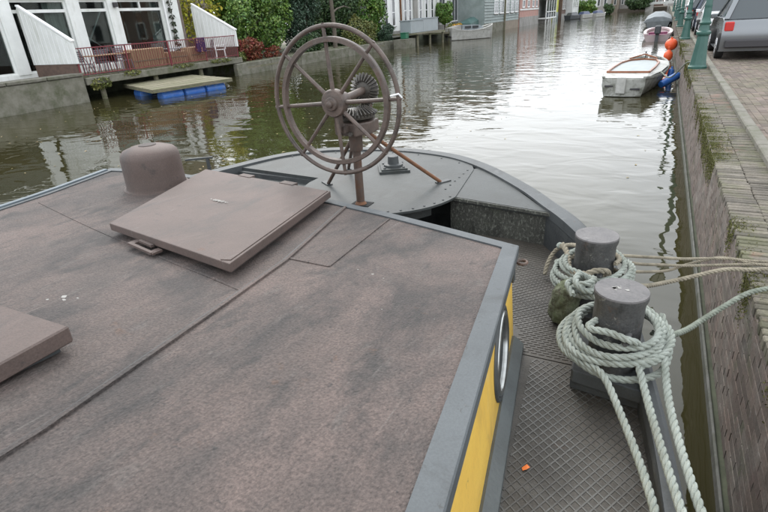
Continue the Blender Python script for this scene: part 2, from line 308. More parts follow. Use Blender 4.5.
M['greentank'] = mat('green_plastic', (.02, .13, .07), rough=.5)
M['boatwhite'] = mat('boat_white', (.46, .455, .43), (.36, .355, .33), 3, .5, grain=.1, gscale=14, layers=[((.15, .15, .12), 3.5, (1, 1, 1), .54, .68, .6)], c3=(.3, .28, .22), scale3=4, amt3=.4, thr3=(.5, .72))
M['boatdirty'] = mat('boat_dirty_white', (.40, .40, .37), (.27, .27, .245), 5, .6, layers=[((.11, .11, .085), 4, (1, 1, 1), .47, .62, .8), ((.06, .07, .04), 9, (1, 1, .4), .56, .66, .6)])
M['boatfloor'] = mat('boat_floor_pale', (.30, .33, .33), (.24, .27, .27), 4, .5)
M['teak'] = mat('varnished_teak', (.28, .10, .045), (.2, .075, .035), 9, .4)
M['canvasgrey'] = mat('grey_boat_cover', (.24, .26, .27), (.17, .19, .20), 2, .8, .3, 8)
M['darkblue'] = mat('dark_blue_hull', (.02, .035, .09), rough=.4)
M['pinkboat'] = mat('pink_white_hull', (.66, .55, .55), (.6, .47, .48), 3, .45)
M['magenta'] = mat('magenta_seats', (.16, .02, .07), rough=.6)
M['outboard'] = mat('outboard_grey', (.05, .055, .06), rough=.4)
M['buoy'] = mat('orange_buoy', (.80, .12, .035), (.72, .10, .03), 4, .45)
M['bluefender'] = mat('blue_fender', (.03, .14, .45), (.02, .10, .36), 6, .4)
M['lampgreen'] = mat('lamp_green_paint', (.028, .085, .07), (.04, .11, .09), 4, .4, .15, 40)
M['lampglass'] = mat('lamp_glass', (.5, .5, .45), rough=.15)
M['carsilver'] = mat('silver_car_paint', (.20, .21, .22), rough=.25, metal=.6)
M['carwhite'] = mat('white_car_paint', (.75, .75, .76), rough=.22)
M['cardark'] = mat('dark_blue_car_paint', (.03, .04, .06), rough=.22)
M['tyre'] = mat('tyre', (.018, .018, .018), rough=.85)
M['rim'] = mat('wheel_rim', (.45, .45, .46), rough=.3, metal=.8)
M['carglass'] = mat('car_glass', (.03, .04, .045), rough=.05, spec=.8)
M['redlight'] = mat('red_tail_light', (.45, .02, .015), rough=.25)
M['headlight'] = mat('headlight_lens', (.7, .72, .74), rough=.12)
M['floatleaf'] = mat('floating_leaves', (.36, .24, .09), (.28, .26, .12), 9, .6, island=.4)

M['pavebr'] = mat('pavement_bricks', (.22, .17, .135), (.16, .13, .11), 8, .9, .4, 40, c3=(.13, .13, .07), scale3=1.5, amt3=.5, island=.22)
M['tread_rib2'] = mat('tread_dashes', (.095, .086, .072), (.06, .054, .046), 7, .55, 0, grain=.2, layers=[((.035, .030, .024), 3.4, (1, 1, 1), .48, .62, .8)])
M['darkstrip'] = mat('foot_strip_paint', (.13, .145, .145), (.10, .11, .11), 6, .5, .2, 60)
M['dropping'] = mat('bird_dropping', (.30, .29, .27), rough=.9)
def darken(names, k):
    for nm in names:
        for nd in M[nm].node_tree.nodes:
            if nd.type == 'VALTORGB':
                for e in nd.color_ramp.elements:
                    c = e.color
                    if abs(c[0]-c[1]) > 1e-6 or abs(c[1]-c[2]) > 1e-6 or nd.outputs[0].links[0].to_socket.name in ('Base Color', 'Color', 'A'): e.color = (c[0]*k, c[1]*k, c[2]*k, 1)
            if nd.type == 'MIX' and not nd.inputs[7].is_linked:
                c = nd.inputs[7].default_value; nd.inputs[7].default_value = (c[0]*k, c[1]*k, c[2]*k, 1)
darken(['trimblue', 'iron', 'wheel', 'darkstrip', 'pavebr', 'beam', 'kerb'], .72)
# ------------------------------------------------------------------ water
def water_mat():
    m = bpy.data.materials.new('canal_water'); m.use_nodes = True; n = m.node_tree; L = n.links.new; b = n.nodes['Principled BSDF']
    b.inputs['Roughness'].default_value = .018; b.inputs['IOR'].default_value = 1.42; b.inputs['Specular IOR Level'].default_value = .5
    g = n.nodes.new('ShaderNodeNewGeometry')
    t0 = n.nodes.new('ShaderNodeTexNoise'); t0.inputs['Scale'].default_value = .25; L(g.outputs['Position'], t0.inputs['Vector'])
    r = n.nodes.new('ShaderNodeValToRGB'); r.color_ramp.elements[0].color = (.024, .023, .009, 1); r.color_ramp.elements[1].color = (.042, .037, .016, 1); L(t0.outputs[0], r.inputs[0]); L(r.outputs[0], b.inputs['Base Color'])
    def nz(sc, st, rot, det, ro=.5, dist=0):
        mp = n.nodes.new('ShaderNodeMapping'); mp.inputs['Scale'].default_value = st; mp.inputs['Rotation'].default_value = (0, 0, rot); L(g.outputs['Position'], mp.inputs[0])
        t = n.nodes.new('ShaderNodeTexNoise'); t.inputs['Scale'].default_value = sc; t.inputs['Detail'].default_value = det; t.inputs['Roughness'].default_value = ro; t.inputs['Distortion'].default_value = dist
        L(mp.outputs[0], t.inputs['Vector']); return t.outputs[0]
    a = nz(1.1, (1, 1.5, 1), .45, 2, .45, .6); c = nz(4.2, (.8, 1.7, 1), .5, 2, .5, .3); d = nz(.28, (1, 1, 1), 0, 1)
    fine = nz(9.0, (.7, 1.8, 1), .4, 2)
    # ripples are stronger far down the canal (wind) than beside the moored barge
    sp = n.nodes.new('ShaderNodeSeparateXYZ'); L(g.outputs['Position'], sp.inputs[0])
    mr = n.nodes.new('ShaderNodeMapRange'); mr.inputs[1].default_value = 6; mr.inputs[2].default_value = 30; mr.inputs[3].default_value = .12; mr.inputs[4].default_value = 1; L(sp.outputs[1], mr.inputs[0])
    mr2 = n.nodes.new('ShaderNodeMapRange'); mr2.inputs[1].default_value = -17; mr2.inputs[2].default_value = -7; mr2.inputs[3].default_value = .3; mr2.inputs[4].default_value = 1; L(sp.outputs[0], mr2.inputs[0])
    mul = lambda x, y: (lambda q: (L(x, q.inputs[0]), (L(y, q.inputs[1]) if not isinstance(y, (int, float)) else setattr(q.inputs[1], 'default_value', y)), setattr(q, 'operation', 'MULTIPLY'), q.outputs[0])[-1])(n.nodes.new('ShaderNodeMath'))
    addn = lambda x, y: (lambda q: (L(x, q.inputs[0]), L(y, q.inputs[1]), q.outputs[0])[-1])(n.nodes.new('ShaderNodeMath'))
    patch = n.nodes.new('ShaderNodeMapRange'); patch.inputs[1].default_value = .4; patch.inputs[2].default_value = .62; patch.inputs[3].default_value = .35; patch.inputs[4].default_value = 1.15; L(d, patch.inputs[0])
    w1 = mul(mul(mr.outputs[0], mr2.outputs[0]), patch.outputs[0])
    mra = n.nodes.new('ShaderNodeMapRange'); mra.inputs[1].default_value = 4; mra.inputs[2].default_value = 20; mra.inputs[3].default_value = .014; mra.inputs[4].default_value = .027; L(sp.outputs[1], mra.inputs[0])
    h = addn(mul(a, mra.outputs[0]), mul(mul(c, .0068), w1)); h = addn(h, mul(mul(fine, .0012), w1))
    bp = n.nodes.new('ShaderNodeBump'); bp.inputs['Strength'].default_value = 1; bp.inputs['Distance'].default_value = 1; L(h, bp.inputs['Height']); L(bp.outputs[0], b.inputs['Normal'])
    return m
M['water'] = water_mat()
tag(G().box(-60, 80, -40, 420, -1.5, 0).build('water', M['water']), kind='structure')
tag(G().box(-300, -22.7, -60, 500, -1.0, .50).build('left_bank_ground', M['pave']), kind='structure')
tag(G().box(-20.4, -13.5, 124, 500, -1.0, .52).build('far_bank_ground', M['pave']), kind='structure')
tag(G().box(1.16, 300, -60, 500, -1.0, .86).build('street', M['pave']), kind='structure')

# ------------------------------------------------------------------ right quay
qw = thing('quay_wall', 'old brick quay wall with mossy top running along the right side of the canal', 'quay wall', (.85, 20, 0))
G().box(.6445, 1.04, -12, 175, -1.2, .885).build('wall_core', M['lime'], qw)
G().box(.612, .648, -12, 175, -.3, .055, bev=.004).build('mossy_ledge', M['greenwall'], qw)
G().box(.594, .6105, -12, 175, -.3, .075, bev=.004).build('edge_plank', M['beam'], qw)
# face bricks
def unit_brick(name, m, sx, sy_, sz):
    g = G().box(-sx/2, sx/2, -sy_/2, sy_/2, -sz/2, sz/2, bev=.006); return g.build(name, m, None).data, None
def take(o):
    me = o.data; bpy.data.objects.remove(o); return me
bm_face = take(G().box(-.03, .03, -.1045, .1045, -.0292, .0292, bev=.002).build('brick', M['brick_red']))
bm_cap = take(G().box(-.105, .105, -.029, .029, -.03, .03, bev=.006).build('cap_brick', M['cap']))
def put(name, me, parent, x, y, z, rx=0, rz=0):
    o = bpy.data.objects.new(name, me); COL.objects.link(o); o.parent = parent; p = wloc(parent); o.location = (x-p.x, y-p.y, z-p.z); o.rotation_euler = (rx, 0, rz); return o
rows = 13
def face_spots(y0, y1):
    for k in range(rows):
        z = .855-k*.064
        y = y0+(.105 if k % 2 else 0)
        while y < y1:
            yield y+random.uniform(-.004, .004), z+random.uniform(-.0015, .0015), random.uniform(-.002, .002)
            y += .214
near = [s for s in face_spots(2.35, 5.9)][:230]; nn = 0
for (y, z, dx) in near:
    put('brick', bm_face, qw, .672+dx, y, z, 0, random.uniform(-.015, .015))
g = G()
for (y, z, dx) in list(face_spots(5.95, 46))+list(face_spots(-1.5, 2.3)):
    g.box(.642+dx, .70+dx, y-.1045, y+.1045, z-.0292, z+.0292)
tag(g.build('face_bricks', M['brick_red'], qw, recalc=False), kind='stuff')
# brick-on-edge top: bricks laid across the wall
y = 2.4; k = 0
while k < 300:
    put('cap_brick', bm_cap, qw, .745+random.uniform(-.006, .006), y, .888+random.uniform(-.004, .004), 0, random.uniform(-.02, .02))
    put('cap_brick', bm_cap, qw, .957+random.uniform(-.004, .004), y, .888+random.uniform(-.004, .004), 0, random.uniform(-.02, .02))
    y += .0645; k += 2
g = G(); yy = y
while yy < 60:
    for x in (.745, .957):
        z = .888+random.uniform(-.004, .004); a = random.uniform(-.006, .006); g.box(x-.105+a, x+.105+a, yy-.029, yy+.029, z-.03, z+.03)
    yy += .0645
yy = 2.33
while yy > -2:
    for x in (.745, .957):
        z = .888+random.uniform(-.004, .004); g.box(x-.105, x+.105, yy-.029, yy+.029, z-.03, z+.03)
    yy -= .0645
tag(g.build('cap_bricks', M['cap'], qw, recalc=False), kind='stuff')
# moss tufts hanging over the edge
g = G()
for i in range(60000):
    if i > 42000: y = random.uniform(8, 26)
    else: y = random.uniform(1.5, 9)
    cl = math.sin(y*2.1)*.8+math.sin(y*.9+1)+math.sin(y*6.3+.5)*.6+math.sin(y*14.1)*.35
    if cl < .1+random.gauss(0, .35): continue
    if random.random() < .6:
        zt = .915-abs(random.gauss(0, .05+.05*max(0, cl)))*1.6; x = .6395-random.uniform(0, .004)
        if zt < .60: continue
    else: zt = .9185+random.uniform(0, .003); x = .643+abs(random.gauss(0, .05+.03*max(0, cl)))
    s_ = random.uniform(.003, .0075)*(1+max(0, y-7)*.12)
    p = Vector((x, y, zt)); a = Vector((random.uniform(-.5, .5), random.uniform(-1, 1), random.uniform(-1, 1))).normalized()*s_; b_ = Vector((random.uniform(-.7, .7), random.uniform(-1, 1), random.uniform(-1, 1))).normalized()*s_
    g.add([p-a, p+b_, p+a, p-b_], [(0, 1, 2), (0, 2, 3)])
tag(g.build('moss', M['moss'], qw, recalc=False), kind='stuff')
# kerb
kb = thing('kerb', 'pale stone kerb between the mossy quay top and the street', 'kerb', (1.1, 10, .9))
y = -2
kbm = take(G().box(-.06, .06, -.495, .495, -.13, .06, bev=.012).build('kerb_stone', M['kerb']))
while y < 60:
    put('kerb_stone', kbm, kb, 1.115+random.uniform(-.004, .004), y, .91+random.uniform(-.004, .004)); y += 1.0
# street bricks near the kerb (herringbone reads as rows)
g = G(); yy = 6.0
while yy < 30:
    x = 1.19+.05
    k = 0
    while x < 3.2:
        z = .872+random.uniform(-.003, .003); off = .05 if k % 2 else 0
        g.box(x-.048, x+.048, yy-.098+off, yy+.098+off, z-.03, z); x += .1; k += 1
    yy += .205
tag(g.build('paving_bricks', M['pavebr'], None, recalc=False), kind='stuff')

# ------------------------------------------------------------------ street lamps
LX = .82
def make_lamp():
    t = thing('street_lamp', None, 'street lamp')
    n = 12
    G().lathe([(.20, 0), (.205, .05), (.185, .07), (.18, .09)], n=8).build('base_plate', M['lampgreen'], t, smooth=True)
    G().lathe([(.175, .09), (.165, .16), (.145, .35), (.125, .55), (.115, .68), (.118, .70)], n=8).build('plinth', M['lampgreen'], t)
    G().lathe([(.118, .70), (.14, .72), (.15, .75), (.145, .78), (.115, .80), (.10, .86), (.095, .92), (.115, .94), (.12, .97), (.095, 1.0), (.085, 1.04), (.08, 1.08)], n=16).build('collar', M['lampgreen'], t, smooth=True)
    G().lathe([(.08, 1.08), (.076, 1.25), (.07, 1.28), (.078, 1.30), (.066, 1.34), (.058, 2.2), (.05, 3.1), (.065, 3.13), (.065, 3.16), (.04, 3.2), (.03, 3.3)], n=14).build('post', M['lampgreen'], t, smooth=True)
    G().bar((-.28, 0, 3.0), (.28, 0, 3.0), .03, .03).build('ladder_bar', M['lampgreen'], t)
    h = G(); h.lathe([(.03, 3.28), (.10, 3.32), (.11, 3.34)], n=6).lathe([(.21, 3.74), (.20, 3.78), (.06, 3.95), (.03, 4.0), (.03, 4.06), (.01, 4.1)], n=6)
    for i in range(6):
        a = 2*PI*(i+.5)/6; h.bar((.10*math.cos(a), .10*math.sin(a), 3.34), (.195*math.cos(a), .195*math.sin(a), 3.74), .014, .014)
    l = h.build('lantern', M['lampgreen'], t)
    G().lathe([(.095, 3.342), (.185, 3.735)], n=6).build('glass', M['lampglass'], l)
    return t
lamp_labels = ['green cast iron street lamp nearest the camera, beside the white dinghy',
               'second green street lamp along the quay, beside the white parked car',
               'third green street lamp along the quay, level with the orange buoys and pink boat',
               'fourth green street lamp along the quay, by the pink boat moored at the wall',
               'fifth green street lamp along the quay, beyond the pink boat near the grey covered boat',
               'farthest green street lamp, small and close to the canal bridge']
lamp0 = make_lamp()
for i, (y, l) in enumerate(zip((14.4, 25.1, 36.5, 47, 58, 82), lamp_labels)):
    o = lamp0 if i == 0 else copy_tree(lamp0)
    o.location = (LX, y, .915); o['label'] = l; o['group'] = 'green street lamps along the quay'

# ------------------------------------------------------------------ cars
def make_car(paint, label, estate=False):
    t = thing('parked_car', label, 'car', group='cars parked along the quay')
    Lc, W, H_ = 4.2, 1.72, 1.48
    # local: +Y forward, origin at ground centre
    prof = [(-2.08, .45), (-2.1, .72), (-2.02, .95), (-1.75, 1.0), (1.05, .98), (1.75, .84), (2.05, .68), (2.1, .42)]
    if estate: prof[3] = (-1.95, 1.0)
    sec = []
    for (x, k, zs) in ((-W/2+.02, .93, 0), (-W/2, 1, 1), (W/2, 1, 1), (W/2-.02, .93, 0)): pass
    def side(x, inset, zt):
        return [(x*inset, y*(1 if abs(inset) > .98 else .99), z) for (y, z) in prof]
    g = G(); low = .22
    ring = lambda wx, sc: [(wx, -2.02*sc, low), (wx, -2.08*sc, .45), (wx, -2.1*sc, .72), (wx, -2.0*sc, .95), (wx, -1.7*sc, 1.0), (wx, -.3*sc, .985), (wx, 1.05*sc, .97), (wx, 1.7*sc, .85), (wx, 2.02*sc, .68), (wx, 2.08*sc, .42), (wx, 1.98*sc, low)]
    g.loft([ring(-W/2+.12, .93), ring(-W/2+.03, .985), ring(-W/2, 1), ring(W/2, 1), ring(W/2-.03, .985), ring(W/2-.12, .93)], closed=True)
    body = g.build('body', paint, t, smooth=True)
    g = G(); rear = -1.95 if estate else -1.75
    b0 = [(-W/2+.07, rear, .97), (W/2-.07, rear, .97), (W/2-.07, 1.1, .96), (-W/2+.07, 1.1, .96)]
    b1 = [(-W/2+.24, rear+.35, H_-.03), (W/2-.24, rear+.35, H_-.03), (W/2-.24, .25, H_-.03), (-W/2+.24, .25, H_-.03)]
    g.loft([b0, b1], closed=True); cab = g.build('window_glass', M['carglass'], t)
    g = G(); 
    g.loft([[(x*1.02, y*1.0+.0, H_-.05) for x, y, z in b1], [(x*.98, y*.97, H_+.02) for x, y, z in b1]], closed=True)
    for sx in (-1, 1):
        xs0, xs1 = sx*(W/2-.065), sx*(W/2-.235)
        g.bar((xs0, 1.1, .96), (xs1, .25, H_-.03), .06, .05); g.bar((xs0, rear, .97), (xs1, rear+.35, H_-.03), .12, .06); g.bar((xs0*1.0, -.35, .96), (xs1*1.0, -.38, H_-.03), .07, .03)
    g.build('roof', paint, t)
    for sx in (-1, 1):
        for yy in (-1.28, 1.3):
            a = G().lathe([(.20, -.09), (.30, -.10), (.315, -.07), (.315, .07), (.30, .10), (.20, .09)], (sx*(W/2-.08), yy, .315), 24, (1, 0, 0)).build('wheel', M['tyre'], t, smooth=True)
            r_ = G(); cx = sx*(W/2+.015)
            r_.lathe([(.20, -.012), (.195, .012), (.17, .012)], (cx, yy, .315), 20, (sx, 0, 0)); r_.lathe([(.05, 0), (.045, .022)], (cx, yy, .315), 12, (sx, 0, 0))
            for q in range(7):
                an = 2*PI*q/7; r_.bar((cx+sx*.014, yy+.04*math.cos(an), .315+.04*math.sin(an)), (cx+sx*.014, yy+.18*math.cos(an), .315+.18*math.sin(an)), .03, .012, (1, 0, 0))
            r_.build('rim', M['rim'], a)
            G().box(sx*(W/2)-.01, sx*(W/2)+.004, yy-.36, yy+.36, .24, .30).build('arch_trim', M['darkmetal'], t)
        G().box(sx*(W/2-.32)-.13, sx*(W/2-.32)+.13, 1.96, 2.07, .62, .74, bev=.02).build('headlight', M['headlight'], t)
        G().box(sx*(W/2-.14)-.10, sx*(W/2-.14)+.10, -2.115, -1.98, .70, .92, bev=.02).build('tail_light', M['redlight'], t)
        G().box(sx*(W/2+.02)-.09+(sx*.02), sx*(W/2+.02)+.09+(sx*.02), .72, .86, .93, 1.06, bev=.02).build('mirror', paint, t)
        G().box(sx*(W/2)-.006, sx*(W/2)+.012, -.55, -.38, .80, .83).build('door_handle', M['darkmetal'], t)
    G().box(-W/2+.1, W/2-.1, -2.14, -1.95, .30, .50, bev=.03).build('rear_bumper', M['darkmetal'], t)
    G().box(-W/2+.1, W/2-.1, 1.95, 2.12, .26, .44, bev=.03).build('front_bumper', M['darkmetal'], t)
    return t
c1 = make_car(M['carsilver'], 'silver hatchback car parked nearest, beside the first green lamp', True); c1.location = (2.20, 18.6, .875)
c2 = make_car(M['carwhite'], 'white car parked beyond the silver one, behind the second green lamp'); c2.location = (2.15, 27.4, .875)
c3 = make_car(M['cardark'], 'dark blue car parked behind the white car on the quay'); c3.location = (2.15, 33.2, .875)
c4 = copy_tree(c1); c4.location = (2.2, 44.5, .875); c4['label'] = 'silver car parked far off, beyond the street tree on the quay'
c5 = copy_tree(c2); c5.location = (2.2, 51.0, .875); c5['label'] = 'farthest white car parked along the quay'
def clear_tmp(): pass
qt = thing('street_tree', 'bare straight street tree trunk between the parked cars on the quay', 'tree', (1.85, 37.5, .87))
G().tube([(0, 0, 0), (.02, 0, 1.5), (-.03, 0, 3), (.05, .05, 4.6)], [.2, .165, .15, .12], 10).build('trunk', M['bark'], qt, smooth=True, world=False)

# ------------------------------------------------------------------ leaves
def leaf_mesh(name, m, parent, blobs, n, size, seed=0, kind=None):
    r = np.random.default_rng(seed+11)
    blobs = np.array(blobs, float); vol = np.prod(blobs[:, 3:6], axis=1)**.67; p = vol/vol.sum()
    idx = r.choice(len(blobs), n, p=p); B_ = blobs[idx]
    d = r.normal(size=(n, 3)); d /= np.linalg.norm(d, axis=1)[:, None]
    rad = 1-np.abs(r.normal(0, .16, n)); rad = np.clip(rad, .2, 1.12)
    # clumpy outline
    ph = np.sin(d[:, 0]*7+idx*1.3)*np.sin(d[:, 1]*6+idx)*np.sin(d[:, 2]*6.5+idx*.7); rad *= 1+.16*ph
    c = B_[:, :3]+d*B_[:, 3:6]*rad[:, None]
    nrm = d*.7+r.normal(0, .6, (n, 3)); nrm /= np.linalg.norm(nrm, axis=1)[:, None]
    t = np.cross(nrm, r.normal(size=(n, 3))); t /= np.linalg.norm(t, axis=1)[:, None]; b = np.cross(nrm, t)
    s = size*r.uniform(.6, 1.35, n)[:, None]
    V = np.stack([c-t*s, c+b*s*.55, c+t*s, c-b*s*.55], 1).reshape(-1, 3)
    off = np.array(wloc(parent)) if parent is not None else np.zeros(3); V = V-off
    me = bpy.data.meshes.new(name); me.vertices.add(4*n); me.vertices.foreach_set('co', V.ravel())
    me.loops.add(4*n); me.loops.foreach_set('vertex_index', np.arange(4*n, dtype=np.int32))
    me.polygons.add(n); me.polygons.foreach_set('loop_start', np.arange(0, 4*n, 4, dtype=np.int32)); me.polygons.foreach_set('loop_total', np.full(n, 4, np.int32))
    me.update(calc_edges=True); me.materials.append(m)
    o = bpy.data.objects.new(name, me); COL.objects.link(o); o.parent = parent
    if kind: o['kind'] = kind
    return o
def blobset(cx, cy_, z0, rx, ry, h, n, seed):
    r = random.Random(seed); L_ = [(cx, cy_, z0+h*.5, rx*.75, ry*.75, h*.46)]
    for i in range(n):
        a = r.uniform(0, 2*PI); zz = r.uniform(.05, .93); k = math.sqrt(max(.25, 1-(2*zz-1)**2))*.74
        s_ = r.uniform(.26, .46)
        L_.append((cx+math.cos(a)*rx*k, cy_+math.sin(a)*ry*k, z0+h*zz, rx*s_, ry*s_, h*s_*.55))
    return L_
def plant(name, label, cat, x, y, z0, rx, ry, h, m, n, size, seed, group=None, trunk=.0, stem_h=.0):
    t = thing(name, label, cat, (x, y, z0), group=group)
    g = G(); rs = random.Random(seed)
    tr = trunk or .06
    top = z0+stem_h+h*.45
    g.tube([(x, y, z0-.1), (x+.03, y, z0+stem_h), (x-.05, y+.05, top)], [tr, tr*.8, tr*.4], 8)
    for i in range(5):
        a = rs.uniform(0, 2*PI); zz = z0+stem_h+h*rs.uniform(.05, .4); g.tube([(x, y, zz), (x+math.cos(a)*rx*.35, y+math.sin(a)*ry*.35, zz+h*.15), (x+math.cos(a)*rx*.65, y+math.sin(a)*ry*.65, zz+h*.32)], [tr*.45, tr*.3, tr*.12], 5)
    g.build('trunk' if trunk else 'stem', M['bark'], t)
    leaf_mesh('crown' if trunk else 'foliage', m, t, blobset(x, y, z0+stem_h, rx, ry, h, 20, seed), int(n*1.35), size*1.12, seed)
    return t

# ------------------------------------------------------------------ left bank : walls and edge blocks
bw = thing('bank_wall', 'low mossy concrete bank wall at the left edge in front of the terrace', 'wall', (-20.6, 11, 0))
G().box(-24, -20.25, 2, 13.75, -.8, .98, bev=.03).build('wall_body', M['concrete'], bw)
y = 2.0; cbm = take(G().box(-.3, .3, -.72, .72, -.06, .06, bev=.02).build('coping_stone', M['kerb']))
while y < 13.2:
    put('coping_stone', cbm, bw, -20.5, y+.72, 1.045); y += 1.47
eb = thing('canal_edging', 'row of pale concrete blocks edging the planted left bank below the bushes', 'edging', (-20.4, 30, 0))
ebm = take(G().box(-.14, .14, -1.46, 1.46, -.35, .35, bev=.025).build('edging_block', M['concrete']))
y = 23.9
while y < 44.0:
    put('edging_block', ebm, eb, -20.2+random.uniform(-.03, .03), y, .25+random.uniform(-.02, .02), rz=random.uniform(-.01, .01)); y += 2.95
G().box(-20.12, -20.08, 22.4, 45.4, .28, .38).build('wooden_rail', M['wood'], eb)
tag(G().box(-40, -20.3, 23.2, 42.8, -1, .62).build('garden_soil', M['mortar']), kind='structure')

# ------------------------------------------------------------------ terrace
tr_ = thing('terrace', 'raised grey terrace deck on posts above the water in front of the white house', 'terrace', (-21.5, 18, 0))
G().box(-20.42, -20.20, 13.8, 23.1, .62, .90, bev=.02).build('edge_beam', M['concrete'], tr_)
plm = take(G().box(-1.3, 1.3, -.135, .135, -.03, .03, bev=.008).build('deck_plank', M['wood']))
y = 13.95
while y < 23.0:
    put('deck_plank', plm, tr_, -21.74, y, .905); y += .285
postm = take(G().tube([(0, 0, -.8), (0, 0, .62)], .11, 8).build('support_post', M['wood']))
for y in (14.6, 17.4, 20.2, 22.8): put('support_post', postm, tr_, -20.5, y, 0)
G().box(-23.3, -22.6, 13.76, 23.2, -.5, .86).build('back_wall', M['greenwall'], tr_)
leaf_mesh('moss', M['leaf_olive'], tr_, [(-20.2, 14.4, .62, .12, .5, .25), (-20.2, 16.0, .85, .08, .5, .12), (-20.2, 18.9, .86, .08, .7, .08), (-20.15, 21.4, .86, .1, .8, .09)], 900, .05, 3, 'stuff')
rl = thing('railing', 'dark red metal railing with thin pickets along the terrace edge', 'railing', (-20.3, 18, .93))
g = G().bar((-20.3, 13.7, 1.99), (-20.3, 22.9, 1.99), .05, .04); g.build('top_rail', M['rail_red'], rl)
G().bar((-20.3, 13.7, 1.02), (-20.3, 22.9, 1.02), .04, .03).build('bottom_rail', M['rail_red'], rl)
pk = take(G().box(-.009, .009, -.009, .009, 0, .94).build('picket', M['rail_red']))
y = 13.75
while y < 22.9:
    put('picket', pk, rl, -20.3, y, 1.03); y += .125
rpm = take(G().box(-.025, .025, -.025, .025, 0, 1.08).build('rail_post', M['rail_red']))
for y in (13.7, 16.0, 18.3, 20.6, 22.9): put('rail_post', rpm, rl, -20.3, y, .93)

# white house behind the terrace
hs_ = thing('white_house', 'white house with tall terrace windows and a brown tiled roof behind the red railing', 'house', (-26, 17, .9))
FX = -23.0
g = G()
g.box(FX-.25, FX, 9, 22.0, .5, 1.15)                 # plinth
g.box(FX-.25, FX, 9, 22.0, 3.85, 4.6)                 # band over windows
for (a, b) in ((9, 9.6), (12.9, 13.4), (15.75, 16.35), (17.75, 18.3), (20.9, 22.0)): g.box(FX-.28, FX+.05, a, b, 1.12, 3.88)
g.box(-31, FX-.25, 21.75, 21.98, .5, 4.6); g.box(-31, FX-.25, 9.0, 9.25, .5, 4.6)
g.build('wall', M['white'], hs_)
g = G().box(-31, -27.2, 9.3, 21.7, .5, 4.55).box(-27.2, FX-.3, 9.3, 21.7, .5, .95).box(-27.2, FX-.3, 9.3, 21.7, 4.2, 4.5); g.build('interior', M['glass2'], hs_)
def big_window(a, b, z0, zt, z1, par, mull=None):
    g = G(); X = FX-.12
    fr = .07
    for (p, q, r_, s_) in ((a, a+fr, z0, z1), (b-fr, b, z0, z1)): g.box(X-.04, X+.06, p, q, r_, s_)
    g.box(X-.04, X+.06, a+fr, b-fr, z0, z0+fr); g.box(X-.04, X+.06, a+fr, b-fr, z1-fr, z1); g.box(X-.04, X+.07, a+fr, b-fr, zt-.06, zt+.06)
    for q in (mull or []): g.box(X-.04, X+.06, q-.04, q+.04, zt+.06, z1-fr)
    f = g.build('window', M['white'], par)
    gl = G(); gl.box(X-.01, X-.004, a+fr, b-fr, z0+fr, zt-.06); gl.box(X-.01, X-.004, a+fr, b-fr, zt+.06, z1-fr)
    gg = gl.build('pane', M['clear'], f)
m = bpy.data.materials.new('clear_window_glass'); m.use_nodes = True; n_ = m.node_tree; n_.nodes.clear()
o_ = n_.nodes.new('ShaderNodeOutputMaterial'); gl_ = n_.nodes.new('ShaderNodeBsdfGlossy'); gl_.inputs['Roughness'].default_value = .03; tp = n_.nodes.new('ShaderNodeBsdfTransparent'); tp.inputs[0].default_value = (.75, .8, .78, 1)
fr_ = n_.nodes.new('ShaderNodeFresnel'); fr_.inputs[0].default_value = 1.5; mx_ = n_.nodes.new('ShaderNodeMixShader')
n_.links.new(fr_.outputs[0], mx_.inputs[0]); n_.links.new(tp.outputs[0], mx_.inputs[1]); n_.links.new(gl_.outputs[0], mx_.inputs[2]); n_.links.new(mx_.outputs[0], o_.inputs[0]); M['clear'] = m
big_window(9.6, 12.9, 1.15, 3.45, 3.85, hs_); big_window(13.4, 15.75, 1.15, 3.45, 3.85, hs_); big_window(16.35, 17.75, 1.15, 3.45, 3.85, hs_); big_window(18.3, 20.9, 1.15, 3.45, 3.85, hs_, [19.6])
def drape(par, y0, y1, z0, z1, x, m, name='curtain'):
    n = 24; g = G(); P = [(x+.05*math.sin(i*1.9), y0+(y1-y0)*i/n) for i in range(n+1)]
    g.loft([[(p[0], p[1], z0) for p in P], [(p[0], p[1], z1) for p in P]]); g.loft([[(p[0]-.01, p[1], z0) for p in P], [(p[0]-.01, p[1], z1) for p in P]])
    return g.build(name, m, par, recalc=False, smooth=True)
drape(hs_, 20.2, 20.85, 1.2, 3.8, FX-.32, M['curtain']); drape(hs_, 12.9, 13.3, 1.2, 3.8, FX-.34, M['curtain']); drape(hs_, 14.9, 15.7, 1.2, 3.8, FX-.34, M['curtain'])
drape(hs_, 16.4, 16.65, 1.4, 3.8, FX-.4, M['brown_curtain'], 'brown_drape'); drape(hs_, 18.35, 18.75, 1.4, 3.8, FX-.4, M['brown_curtain'], 'brown_drape'); drape(hs_, 19.55, 19.8, 1.4, 3.8, FX-.4, M['brown_curtain'], 'brown_drape')
G().bar((FX-.2, 16.4, 2.0), (FX-.2, 17.5, 3.45), .05, .05).bar((FX-.2, 16.3, 2.5), (FX-.2, 17.7, 1.5), .04, .04).build('cross_brace', M['greybox'], hs_)
g = G(); g.loft([[(FX+.3, 8.7, 4.6), (FX+.3, 22.3, 4.6), (-31.3, 22.3, 4.6), (-31.3, 8.7, 4.6)], [(FX-1.3, 9.3, 7.0), (FX-1.3, 21.7, 7.0), (-29.8, 21.7, 7.0), (-29.8, 9.3, 7.0)]], closed=True); rf = g.build('roof', M['tile_brown'], hs_)
g = G().box(FX-.9, FX-.1, 14.3, 17.2, 4.9, 6.7).box(FX-1.0, FX+.1, 14.1, 17.4, 6.7, 6.85); dm = g.build('dormer', M['white'], hs_)
G().box(FX-.099, FX-.06, 14.6, 15.6, 5.2, 6.4).box(FX-.099, FX-.06, 15.9, 16.9, 5.2, 6.4).build('dormer_window', M['glass'], dm)
